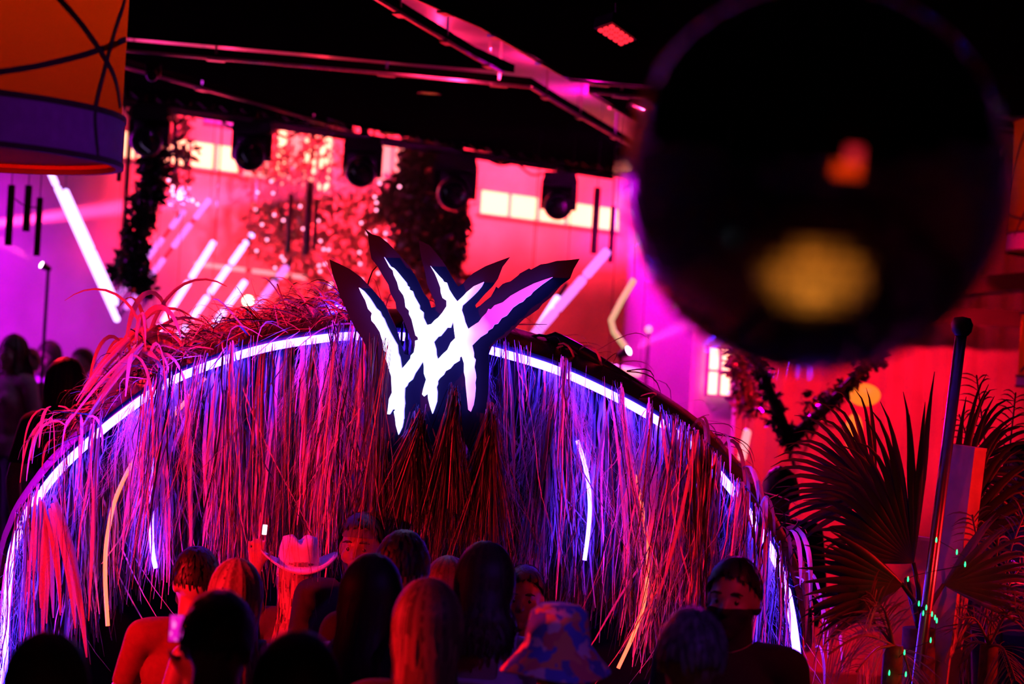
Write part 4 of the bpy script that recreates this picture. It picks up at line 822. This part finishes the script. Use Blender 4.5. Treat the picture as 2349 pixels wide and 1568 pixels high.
fan((2095, 1290), 6.85, 88, 176, 26, 0.70, 1.3, 'palm', -0.12, 0.0165, 0.52)
fan((2170, 1255), 7.2, 84, 24, 15, 0.66, 1.2, 'palm', 0.1, 0.018, 0.4)
fan((2070, 1340), 6.6, 142, 214, 20, 0.38, 0.3, 'palm', -0.25, 0.019)
fan((2165, 1340), 6.8, -22, 62, 18, 0.34, 0.5, 'palmlit', -0.1, 0.014)
fan((2010, 1130), 7.4, 95, 215, 22, 0.46, 1.6, 'palm', 0.05, 0.012)
fan((2200, 1080), 7.6, -30, 80, 16, 0.42, 1.8, 'palm', 0.15, 0.011)
# feathery palms low on the right
def feather(label, root, stems, mat, d, seed):
    rs = np.random.RandomState(seed); r0 = P(*root, d); t = thing('feather_palm', label, 'palm', Vector((r0.x, d, 0)))
    MB().tube([Vector((r0.x, d, 0)), r0], [0.05, 0.035], 9).build('trunk', 'husk', t, smooth=True)
    for tip, arch_ in stems:
        e = P(*tip, d + rs.uniform(-.25, .25)); m = (r0 + e) / 2 + UZ * arch_; q = curve_pts([r0, m, e], 12); mbx = MB().tube(q, [0.006] * 6 + [0.004] * 6, 5)
        fr = mbx.build('frond', mat, t, smooth=True); N = 34; K = 5
        pts = []; wd = []; sd = []
        for i in range(N):
            u = 0.2 + 0.8 * i / N; k = int(u * 10.99); b_ = q[k].lerp(q[min(k + 1, 11)], u * 10.99 - k); tg = (q[min(k + 1, 11)] - q[k]).normalized(); s_ = tg.cross(FX).normalized() * (1 if i % 2 else -1)
            dr = (tg * .9 + s_ * .8 + Vector((0, rs.normal() * .35, 0))).normalized(); L = rs.uniform(.12, .22) * (1.1 - .5 * u); tt = np.linspace(0, 1, K)[:, None]
            pts.append(npv(b_)[None] + npv(dr)[None] * L * tt + np.array([[0, 0, -0.06]]) * tt ** 2); wd.append(np.interp(tt[:, 0], [0, .4, 1], [.002, .0045, .0006])); sd.append(npv(tg))
        V, Q = ribbons(np.array(pts), np.array(wd), np.array(sd)); tag(quads_obj('fine_leaflets', V, Q, mat, fr), kind='stuff')
    return t
feather('low feathery palm with red lit leaflets left of the green lights', (2050, 1480), [((1890, 1420), .08), ((1930, 1370), .1), ((1900, 1500), .05), ((2000, 1390), .06), ((1965, 1540), .03), ((2090, 1560), .04)], 'palmlit', 6.5, 51)
feather('stringy red lit palm at the lower right corner', (2270, 1480), [((2349, 1290), .06), ((2230, 1180), .05), ((2349, 1400), .06), ((2200, 1420), .05), ((2330, 1560), .05), ((2180, 1530), .05), ((2349, 1180), .08), ((2290, 1230), .04)], 'palmlit', 6.9, 52)
feather('thin tall palm behind the pole at the right edge', (2290, 1300), [((2240, 860), .02), ((2330, 900), .04), ((2200, 950), .06), ((2349, 1050), .05)], 'palm', 8.2, 53)
a, b = P(2206, 757, 6.75), P(2105, 1560, 6.75); b2 = a + (b - a) * (a.z / (a.z - b.z))
t = thing('metal_pole', 'shiny metal pole with a black knob, leaning beside the fan palm', 'pole', b2)
MB().tube([b2, a], 0.021, 16).build('shaft', 'chrome', t, smooth=True); MB().lathe(a, [(0.001, .05), (.03, .045), (.04, .02), (.036, -.005), (.024, -.02)], 16).build('knob', 'black', t, smooth=True)
MB().lathe(b2, [(0.1, 0), (0.1, .015), (.03, .03)], 20).build('base_plate', 'black', t)
def plank(label, top, bot, wpx, d, dpt, yaw=0.5):
    a, b = P(*top, d), P(*bot, d); b = a + (b - a) * (a.z / (a.z - b.z)); z = (a - b).normalized(); x = Vector((math.cos(yaw), math.sin(yaw), 0)); x = (x - z * x.dot(z)).normalized(); y = z.cross(x)
    t = thing('timber_post', label, 'post', b); MB().box((a + b) / 2, wpx / F * d, dpt, (a - b).length, (x, y, z)).build('plank', 'plank', t)
    MB().box(a - z * .004 + y * 0.0, wpx / F * d * 1.02, dpt * 1.03, .012, (x, y, z)).build('top_cap', 'plank', t); return t
plank('flat red lit timber post standing tall beside the metal pole', (2222, 1024), (2180, 1370), 62, 6.95, 0.09, -0.75)
plank('short timber post among the palm leaves, left of the pole', (2103, 1230), (2085, 1400), 62, 7.05, 0.05, -0.3)
GL = [(1950, 868), (2010, 1010), (2148, 1237), (2195, 1265), (2214, 1293), (2083, 1327), (2108, 1383), (2125, 1392), (2118, 1405), (2138, 1407), (2145, 1415), (2149, 1422), (2135, 1467), (2075, 1495), (2040, 1542), (2078, 1545)]
t = thing('fairy_lights', 'string of tiny green fairy lights wound through the fan palm', 'fairy lights', P(2060, 1560, 6.45))
MB().tube(curve_pts([P(x, y, 6.47) for x, y in GL[2:]], 60), 0.0015, 4).build('cable', 'greencable', t)
for x, y in GL[2:]:
    c = P(x, y, 6.45); MB().lathe(c, [(0.0005, .009), (.0022, .004), (.003, -.003), (.002, -.009), (.0005, -.01)], 8).build('green_bulb', 'green', t, smooth=True)
# ------------------------------------------------------------------ people
def capsule(mb, a, b, ra, rb, n=12):
    a, b = Vector(a), Vector(b); d = (b - a); L = d.length; ax = axes(d if L > 1e-6 else Vector((0, 0, 1)))
    prof = [(ra * math.cos(t), -ra * math.sin(t)) for t in (1.5, 1.1, .7, .35)] + [(ra, 0), ((ra + rb) / 2, L / 2), (rb, L)] + [(rb * math.cos(t), L + rb * math.sin(t)) for t in (.35, .7, 1.1, 1.5)]
    mb.lathe(a, prof, n, ax); k = len(prof); V0 = len(mb.V) - k * n
    mb.F.append([V0 + j for j in range(n)][::-1]); mb.I.append(0); mb.F.append([V0 + (k - 1) * n + j for j in range(n)]); mb.I.append(0)
def body_parts(pose, fem):
    """list of (label, a, b, ra, rb) capsules and (label, centre, radii) ellipsoids; faces +Y"""
    sh = 0.165 if fem else 0.19; hip = 0.095 if fem else 0.085; C = []; E = []
    E += [('pelvis', (0, 0, .95), (.165 if fem else .155, .115, .13)), ('torso', (0, .0, 1.10), (.125 if fem else .145, .095, .15)), ('torso', (0, .005, 1.27), (.150 if fem else .175, .115, .17)),
          ('torso', (0, -.01, 1.36), (sh - .02, .09, .095))]
    if fem: E += [('torso', (-.065, .085, 1.27), (.06, .055, .06)), ('torso', (.065, .085, 1.27), (.06, .055, .06))]
    C += [('torso', (-sh + .03, -.01, 1.395), (sh - .03, -.01, 1.395), .058, .058), ('neck', (0, -.015, 1.40), (0, .005, 1.54), .056 if fem else .064, .05 if fem else .058)]
    # head with face
    E += [('head', (0, -.008, 1.615), (.074, .093, .098)), ('head', (0, .028, 1.57), (.062, .066, .085)), ('head', (0, .05, 1.535), (.046, .046, .05))]
    C += [('head', (0, .092, 1.600), (0, .108, 1.566), .009, .0135), ('head', (-.03, .078, 1.618), (.03, .078, 1.618), .014, .014), ('head', (-.016, .092, 1.535), (.016, .092, 1.535), .0085, .0085), ('head', (-.012, .088, 1.522), (.012, .088, 1.522), .009, .009), ('head', (0, .078, 1.495), (0, .08, 1.495), .02, .02)]
    for s in (-1, 1): E += [('head', (s * .077, -.005, 1.585), (.011, .022, .033)), ('head', (s * .042, .06, 1.565), (.024, .024, .026))]
    for s in (-1, 1):
        C += [('thigh', (s * hip, 0, .92), (s * .095, .01, .50), .092 if fem else .088, .056), ('calf', (s * .095, .0, .50), (s * .095, -.02, .27), .053, .052), ('calf', (s * .095, -.02, .27), (s * .095, -.025, .09), .052, .036),
              ('foot', (s * .095, -.035, .045), (s * .105, .13, .035), .042, .033), ('foot', (s * .105, .08, .035), (s * .108, .16, .03), .036, .028)]
    for s, arm in ((-1, pose[0]), (1, pose[1])):
        el, wr, hd, pn = arm; m = lambda v: Vector((v[0] * s, v[1], v[2]))
        S_ = Vector((s * sh, -.01, 1.395)); el, wr, hd, pn = m(el), m(wr), m(hd).normalized(), m(pn).normalized()
        C += [('upperarm', S_, el, .052 if not fem else .046, .039), ('forearm', el, el.lerp(wr, .35), .039, .040), ('forearm', el.lerp(wr, .3), wr, .039, .026)]
        w = hd.cross(pn).normalized()      # across the hand
        for k in (-1, 0, 1): C.append(('hand', wr + hd * .012 + w * (.016 * k), wr + hd * .085 + w * (.024 * k), .016, .014))
        cu = pose[2]
        for k, L in zip((-1.5, -.5, .5, 1.5), (.066, .078, .074, .056)):
            b0 = wr + hd * .085 + w * (.0205 * k); d1 = (hd + w * .10 * k + pn * cu * .5).normalized(); d2 = (hd + w * .10 * k + pn * cu * 1.6).normalized()
            k1 = b0 + d1 * L * .52; C += [('hand', b0 - hd * .02, k1, .0095, .0088), ('hand', k1, k1 + d2 * L * .48, .0088, .0075)]
        t0 = wr + hd * .03 + w * (.022 * -s * pose[3]); td = (hd * .8 + w * (-s * pose[3]) * .75 + pn * .3).normalized(); t1 = t0 + td * .045
        C += [('hand', t0, t1, .0125, .0105), ('hand', t1, t1 + (td + hd * .4 + pn * .25).normalized() * .032, .0105, .0085)]
    return C, E
DOWN = ((.235, -.03, 1.12), (.245, .06, .88), (0, .12, -1), (-1, 0, 0)); POSES = {
    'relaxed': (DOWN, DOWN, .35, 1), 'phone': (((.25, .10, 1.20), (.13, .23, 1.44), (-.05, .12, 1), (0, -1, .1)), DOWN, .6, -1),
    'raised': (DOWN, ((.27, .10, 1.50), (.25, .13, 1.74), (-.05, .05, 1), (0, 1, 0)), .3, 1), 'reach': (((.22, .12, 1.17), (.14, .34, 1.15), (-.2, 1, 0), (0, 0, -1)), ((.24, .1, 1.16), (.17, .33, 1.12), (-.2, 1, 0), (0, 0, -1)), .5, 1)}
REG = ['pelvis', 'torso', 'neck', 'head', 'thigh', 'calf', 'foot', 'upperarm', 'forearm', 'hand']
BODY = {}
def body_template(pose, fem):
    key = (pose, fem)
    if key in BODY: return BODY[key]
    C, E = body_parts(POSES[pose], fem); mb_ = MB()
    for _, a, b, ra, rb in C: capsule(mb_, a, b, ra, rb)
    for _, c, r in E: mb_.ball(c, r, 20, 14)
    me = bpy.data.meshes.new('tmp'); me.from_pydata(mb_.V, [], mb_.F); o = bpy.data.objects.new('tmp', me); COL.objects.link(o)
    md = o.modifiers.new('r', 'REMESH'); md.mode = 'VOXEL'; md.voxel_size = 0.0085; md.use_smooth_shade = True
    bpy.context.view_layer.update(); dg = bpy.context.evaluated_depsgraph_get(); ev = o.evaluated_get(dg); m2 = bpy.data.meshes.new_from_object(ev)
    bpy.data.objects.remove(o); bpy.data.meshes.remove(me)
    V = np.empty(len(m2.vertices) * 3); m2.vertices.foreach_get('co', V); V = V.reshape(-1, 3)
    Ed = np.empty(len(m2.edges) * 2, dtype=np.int64); m2.edges.foreach_get('vertices', Ed); Ed = Ed.reshape(-1, 2)
    best = np.full(len(V), 9.0); lab = np.zeros(len(V), int)
    for nm, a, b, ra, rb in C:
        a, b = npv(Vector(a)), npv(Vector(b)); d = b - a; t = np.clip(((V - a) @ d) / max(d @ d, 1e-9), 0, 1); D = np.linalg.norm(V - a - t[:, None] * d, axis=1) - (ra + (rb - ra) * t)
        u = D < best; best[u] = D[u]; lab[u] = REG.index(nm)
    for nm, c, r in E:
        q = (V - np.array(c)) / np.array(r); L = np.linalg.norm(q, axis=1); D = (L - 1) * min(r); u = D < best; best[u] = D[u]; lab[u] = REG.index(nm)
    deg = np.bincount(Ed.ravel(), minlength=len(V))[:, None]
    k_ = np.where(lab == 9, .12, np.where(lab == 3, .35, .75))[:, None]
    for _ in range(7):
        acc = np.zeros_like(V); np.add.at(acc, Ed[:, 0], V[Ed[:, 1]]); np.add.at(acc, Ed[:, 1], V[Ed[:, 0]]); V = V + k_ * (acc / np.maximum(deg, 1) - V)
    m2.vertices.foreach_set('co', V.ravel()); m2.update(); m2.name = 'body'; m2.polygons.foreach_set('use_smooth', [True] * len(m2.polygons))
    N = np.empty(len(V) * 3); m2.vertices.foreach_get('normal', N); N = N.reshape(-1, 3)
    Fq = [tuple(p.vertices) for p in m2.polygons]
    BODY[key] = (m2, V, N, lab, Fq); return BODY[key]
CL = {}
def garment(pose, fem, kind):
    key = (pose, fem, kind)
    if key in CL: return CL[key]
    m2, V, N, lab, Fq = body_template(pose, fem); z = V[:, 2]; L = lambda *n: np.isin(lab, [REG.index(i) for i in n]); ax_ = np.abs(V[:, 0])
    if kind == 'tee': keep = (((L('torso', 'pelvis', 'thigh') & (z > .90)) | L('upperarm')) & ~(L('upperarm') & (z < 1.2)) & (z < 1.45)); off_ = .016
    elif kind == 'long': keep = ((L('torso', 'pelvis', 'thigh') & (z > .88)) & (z < 1.455)) | (L('upperarm', 'forearm')); off_ = .016
    elif kind == 'tank': keep = (L('torso') & ((z < 1.33) | ((ax_ > .06) & (ax_ < .12) & (z < 1.47)))) | (L('pelvis', 'thigh') & (z > .93)); off_ = .012
    elif kind == 'trousers': keep = (L('pelvis') & (z < .99)) | L('thigh') | (L('calf') & (z > .09)); off_ = .013
    elif kind == 'shoe': keep = L('foot') | (L('calf') & (z < .1)); off_ = .010
    elif kind == 'gaiter': keep = (L('neck') & (z > 1.42)) | (L('head') & (z < 1.578) & (V[:, 1] > -.02)); off_ = .008
    elif kind == 'beard': keep = L('head') & (z < 1.548) & (V[:, 1] > .02) & ~((ax_ < .02) & (z > 1.518) & (z < 1.543)); off_ = .006
    elif kind == 'headband': keep = L('head') & (z > 1.635) & (z < 1.672); off_ = .007
    P_ = V + N * off_
    fs = [f for f in Fq if all(keep[i] for i in f)]; cnt = {}; nb = {}
    for f in fs:
        for i, j in zip(f, f[1:] + f[:1]): e = (min(i, j), max(i, j)); cnt[e] = cnt.get(e, 0) + 1
    for (i, j), c in cnt.items():
        if c == 1: nb.setdefault(i, []).append(j); nb.setdefault(j, []).append(i)
    for _ in range(8):
        new = {i: P_[i] * .5 + .5 * np.mean([P_[j] for j in js], axis=0) for i, js in nb.items()}
        for i, p in new.items(): P_[i] = p
    fs = [f for f in Fq if all(keep[i] for i in f)]; ids = sorted({i for f in fs for i in f}); mp = {i: k for k, i in enumerate(ids)}
    me = bpy.data.meshes.new(kind); me.from_pydata([tuple(P_[i]) for i in ids], [], [[mp[i] for i in f] for f in fs])
    if len(me.polygons): me.polygons.foreach_set('use_smooth', [True] * len(me.polygons))
    me.update(); CL[key] = me; return me
HC = np.array([0, -.008, 1.615])
def hair_mesh(kind, seed):
    key = ('hair', kind, seed)
    if key in CL: return CL[key]
    rs = np.random.RandomState(seed); V = []; Fc = []; nu, nv = 30, 16; rr = np.array([.083, .103, .110])
    low = {'short': 1.72, 'long': 2.0, 'bob': 2.0, 'tail': 1.9, 'afro': 1.9}[kind]
    if kind == 'afro': rr = rr * 1.22
    for i in range(nv + 1):
        for j in range(nu):
            ph = 2 * math.pi * j / nu; fr = math.sin(ph); mx = low - (0.82 if kind != 'afro' else .7) * max(0, fr) ** .7; th = mx * i / nv
            b_ = 1 + (.012 * rs.normal() if kind != 'afro' else .03 * rs.normal()); V.append(tuple(HC + rr * b_ * np.array([math.sin(th) * math.cos(ph), math.sin(th) * math.sin(ph), math.cos(th)])))
    for i in range(nv):
        for j in range(nu): Fc.append([i * nu + j, (i + 1) * nu + j, (i + 1) * nu + (j + 1) % nu, i * nu + (j + 1) % nu])
    if kind in ('long', 'bob', 'tail', 'short'):
        n = {'long': 460, 'bob': 340, 'tail': 300, 'short': 420}[kind]; Ln = {'long': .40, 'bob': .18, 'tail': .1, 'short': .035}[kind]; K = 12
        for q in range(n):
            if kind == 'short': ph = rs.uniform(0, 6.28); th0 = rs.uniform(0, 1.6 - .9 * max(0, math.sin(ph)) ** .7); th1 = th0 + .35
            else: ph = -math.pi / 2 + rs.normal() * 1.05; ph = max(-math.pi / 2 - 1.95, min(-math.pi / 2 + 1.95, ph)); th0 = rs.uniform(0.05, .7); th1 = 1.75
            dr = np.array([math.cos(ph), math.sin(ph)]); pts = []; L = Ln * rs.uniform(.75, 1.1); lift = rs.uniform(1.0, 1.13); wv = rs.uniform(0, 6.28)
            for k in range(K):
                t = k / (K - 1)
                if kind == 'short':
                    th = th0 + (th1 - th0) * t; p = HC + rr * (1 + .03 + .09 * math.sin(t * 2.2) * lift * .6) * np.array([math.sin(th) * dr[0], math.sin(th) * dr[1], math.cos(th)])
                elif t < .5:
                    th = th0 + (th1 - th0) * t / .5; p = HC + rr * lift * 1.02 * np.array([math.sin(th) * dr[0], math.sin(th) * dr[1], math.cos(th)])
                else:
                    u = (t - .5) / .5; e = HC + rr * lift * 1.02 * np.array([math.sin(th1) * dr[0], math.sin(th1) * dr[1], math.cos(th1)])
                    if kind == 'tail': tgt = HC + np.array([rs.normal() * .012, -.125, -.02 - .34 * u]); p = e * (1 - min(1, u * 2.5)) + tgt * min(1, u * 2.5)
                    else:
                        z = e[2] - L * u; bk = -max(0, -dr[1]) * .055 * min(1, u * 1.6); p = np.array([e[0] * (1 - .22 * math.sin(min(1, u * 1.3) * 3.14) + .2 * u) + .007 * math.sin(7 * u + wv), e[1] + bk + .007 * math.sin(9 * u + q), z])
                        if p[2] < 1.45 and p[1] < .02: p[1] = min(p[1], -.125 + .2 * max(0, abs(p[0]) - .10))
                pts.append(p)
            pts = np.array(pts); tg = nrm(np.gradient(pts, axis=0)); out_ = nrm(pts - (HC + np.array([0, .02, -.05]))); sd = nrm(np.cross(tg, out_)); w_ = (.0065 if kind != 'short' else .004) * np.interp(np.linspace(0, 1, K), [0, .2, .85, 1], [.4, 1, .9, .2])
            b0 = len(V)
            for k in range(K): V += [tuple(pts[k] - sd[k] * w_[k]), tuple(pts[k] + sd[k] * w_[k])]
            Fc += [[b0 + 2 * k, b0 + 2 * k + 1, b0 + 2 * k + 3, b0 + 2 * k + 2] for k in range(K - 1)]
    me = bpy.data.meshes.new('hair'); me.from_pydata(V, [], Fc); me.polygons.foreach_set('use_smooth', [True] * len(me.polygons)); me.update(); CL[key] = me; return me
def hat_mesh(kind):
    if kind in CL: return CL[kind]
    m = MB(); n = 40; V = []; Fc = []
    if kind == 'cowboy': prof = [(.001, .125), (.045, .128), (.075, .118), (.088, .07), (.093, .01), (.1, 0), (.13, .0), (.17, .004), (.171, -.004), (.13, -.008), (.098, -.008)]
    else: prof = [(.001, .118), (.06, .115), (.085, .095), (.096, .03), (.1, 0), (.13, -.04), (.162, -.075), (.165, -.08), (.158, -.08), (.125, -.045), (.096, -.006)]
    for i, (r, z) in enumerate(prof):
        for j in range(n):
            a = 2 * math.pi * j / n; x, y = r * math.cos(a), r * 1.12 * math.sin(a); zz = z
            if kind == 'cowboy':
                zz += .055 * max(0, r - .1) / .07 * (abs(math.cos(a)) ** 2) - .018 * max(0, r - .1) / .07 * abs(math.sin(a)) ** 2
                if z > .1: zz -= .028 * math.exp(-(x / .02) ** 2)
            else: zz += .006 * math.sin(3 * a + 1) * (r / .16) ** 2
            V.append((x, y - .008, 1.655 + zz))
    for i in range(len(prof) - 1): Fc += [[i * n + j, (i + 1) * n + j, (i + 1) * n + (j + 1) % n, i * n + (j + 1) % n] for j in range(n)]
    me = bpy.data.meshes.new(kind); me.from_pydata(V, [], Fc); me.polygons.foreach_set('use_smooth', [True] * len(me.polygons)); me.update(); CL[kind] = me; return me
EYE = None
def part(name, me, mat, t):
    o = bpy.data.objects.new(name, me); COL.objects.link(o); o.parent = t
    if not me.materials: me.materials.append(M[mat])
    o.material_slots[0].link = 'OBJECT'; o.material_slots[0].material = M[mat]; return o
def person(label, px, py, d, yaw=0, fem=False, pose='relaxed', skin='skin_light', hair='short', hcol='hair_black', top=('tee', 'cloth_black'), low='cloth_denim', hat=None, extra=(), zf=0.0, seed=1, lean=0.0):
    hd = P(px, py, d); zt = hd.z - zf; sc = zt / (1.722 if not hat else 1.76)
    t = thing('person', label, 'person', (hd.x, d, zf), 'people on the dance floor')
    t.scale = (sc,) * 3; t.rotation_euler = (R(-lean), 0, R(yaw))
    if lean: t.location = (hd.x, d - 1.6 * sc * math.sin(R(lean)) * 0, zf)
    part('body', body_template(pose, fem)[0], skin, t)
    part('shirt', garment(pose, fem, top[0]), top[1], t); part('trousers', garment(pose, fem, 'trousers'), low, t); part('shoes', garment(pose, fem, 'shoe'), 'cloth_black', t)
    if hair: part('hair', hair_mesh(hair, seed), hcol, t)
    if hat: part('hat', hat_mesh(hat[0]), hat[1], t)
    for k, m_ in extra: part({'gaiter': 'face_mask', 'beard': 'beard', 'headband': 'headband'}[k], garment(pose, fem, k), m_, t)
    global EYE
    if EYE is None:
        mb_ = MB().ball((0, 0, 0), .0108, 12, 8); EYE = bpy.data.meshes.new('eye'); EYE.from_pydata(mb_.V, [], mb_.F); EYE.materials.append(M['eye']); EYE.materials.append(M['iris'])
        for p in EYE.polygons: p.material_index = 1 if p.center.y > .0068 else 0; p.use_smooth = True
        global BROW
        mb_ = MB().tube([(-.02, -.008, -.003), (-.006, .002, .003), (.008, .003, .003), (.02, -.004, -.002)], [.002, .0042, .0042, .002], 6); BROW = bpy.data.meshes.new('eyebrow'); BROW.from_pydata(mb_.V, [], mb_.F)
    for s in (-1, 1):
        e = part('eye', EYE, 'eye', t); e.location = (s * .030, .0755, 1.594); b_ = part('eyebrow', BROW, hcol, t); b_.location = (s * .032, .091, 1.622)
    return t
person('person with cropped black hair from behind, phone raised beside the head', 508, 1362, 4.43, -8, pose='phone', hair='short', seed=2, skin='skin_tan')
person('person as a round black head low between the phone holder and the long red-lit hair', 685, 1462, 3.9, 5, hair='bob', hcol='hair_black', fem=True, seed=3)
person('woman from behind with long straight hair lit red on its left side', 985, 1338, 4.85, 6, True, hair='long', hcol='hair_chestnut', top=('tee', 'cloth_dark'), seed=4)
person('tall woman from behind with shoulder-length dark hair and a lavender low-back top', 1118, 1252, 5.75, -6, True, hair='bob', hcol='hair_brown', top=('tank', 'cloth_lavender'), seed=5)
person('person in a floral bucket hat, seen from behind', 1285, 1394, 5.1, -15, False, hair='short', hat=('bucket', 'floral'), top=('tee', 'cloth_black'), seed=6)
person('man facing the camera with a black cloth over his mouth, short dark hair', 1688, 1283, 5.87, 158, False, hair='short', top=('long', 'cloth_black'), extra=(('gaiter', 'cloth_black'),), skin='skin_light', seed=7)
person('person with short greying hair from behind, in front of the masked man', 1592, 1400, 4.67, 3, False, hair='short', hcol='hair_grey', top=('long', 'cloth_black'), seed=8)
person('woman in a pale wide-brimmed hat with long fair hair, behind the fringe', 688, 1238, 7.15, 12, True, hair='long', hcol='hair_blonde', hat=('cowboy', 'straw'), top=('tee', 'cloth_dark'), seed=9)
person('woman from behind with bright straight blonde hair beside the wide hat', 545, 1290, 5.9, 8, True, hair='long', hcol='hair_blonde', top=('tank', 'cloth_dark'), seed=10)
person('dark-haired person in a red lit tee shirt, left of the blonde woman', 452, 1258, 6.4, 25, False, hair='short', top=('tee', 'cloth_red'), pose='reach', seed=11)
person('bearded man with a headband facing out through the fringe', 832, 1180, 6.95, 172, False, hair='short', hcol='hair_black', extra=(('beard', 'hair_black'), ('headband', 'cloth_denim')), skin='skin_tan', seed=12)
person('man from behind in a black tee shirt below the emblem', 928, 1222, 5.95, -4, False, hair='short', seed=13)
person('woman with dark hair and one bare red-lit shoulder, left of the black tee shirt', 858, 1280, 5.6, -20, True, hair='long', hcol='hair_black', top=('tank', 'cloth_black'), seed=14)
person('person with a small brown-haired head left of the tall woman', 1030, 1283, 6.5, 10, True, hair='bob', hcol='hair_brown', seed=15)
person('woman with long brown hair from behind, standing raised at the far left', 155, 826, 9.4, -10, True, hair='long', hcol='hair_brown', top=('tee', 'cloth_dark'), zf=0.35, seed=16)
person('person with a round black afro, a dark outline before the red drape', 1792, 1082, 10.2, 8, False, hair='afro', skin='skin_dark', top=('long', 'cloth_black'), seed=17)
person('person as a dark head in the lower left corner', 112, 1462, 3.95, 12, True, hair='long', hcol='hair_brown', seed=18)
person('person with one arm raised into the fringe, left of the wide hat', 455, 1318, 7.0, 0, True, pose='raised', hair='tail', hcol='hair_brown', top=('tank', 'cloth_dark'), seed=19)
person('person in pale pink clothes at the right edge, behind the palm', 2352, 1020, 9.6, 150, True, hair='bob', top=('long', 'cloth_pale'), seed=20)
person('person dancing under the canopy, dark between the hat and the tall woman', 1205, 1300, 6.7, 175, False, hair='short', skin='skin_dark', top=('tee', 'cloth_dark'), seed=21)
# far crowd on the low stage at the left
rz = MB().box((-4.3, 15.0, 0.12), 2.0, 2.2, 0.24).build('platform', 'darkwood'); tag(rz, 'low dark stage riser in the purple haze', 'platform', kind='structure')
FARP = ((30, 770, 'a pale top', 'cloth_pale', 'bob'), (68, 800, 'a red tee shirt', 'cloth_red', 'short'), (112, 785, 'a lavender top', 'cloth_lavender', 'long'), (58, 850, 'dark shirt and short hair', 'cloth_dark', 'short'), (190, 800, 'dark clothes nearest the canopy', 'cloth_dark', 'short'))
for i, (px, py, w_, c_, h_) in enumerate(FARP):
    person('far guest in the purple haze, in ' + w_, px, py, (14.3, 15.35, 15.85, 14.85, 15.3)[i], 170 if i % 2 else 150, i % 2 == 0, hair=h_, hcol='hair_brown', top=('tee', c_), zf=0.24, seed=30 + i % 3)
# phones
def phone(label, c, n_, up, w_, h_, scr):
    a = axes(n_); n_ = Vector(n_).normalized(); x = Vector(up).cross(n_).normalized(); y = n_.cross(x)
    t = thing('phone', label, 'phone', c); MB().box(c, w_, h_, .008, (x, y, n_)).build('phone_case', 'phone', t); MB().box(c + n_ * .0045, w_ * .92, h_ * .94, .002, (x, y, n_)).build('screen', scr, t)
    MB().box(c - n_ * .0055 + x * w_ * .25 + y * h_ * .36, w_ * .3, w_ * .32, .004, (x, y, n_)).build('camera_bump', 'glass', t)
phone('phone with a lit violet picture, held up beside the cropped black head', P(405, 1440, 4.62), (0.1, -1, .1), (0, 0, 1), .036, .068, 'screen')
phone('phone shining white, held high in front of the fringe', P(607, 1214, 6.45), (0.2, -1, 0), (0.05, 0, 1), .016, .036, emis('white_phone_light', (1, .85, .9), 3.0))
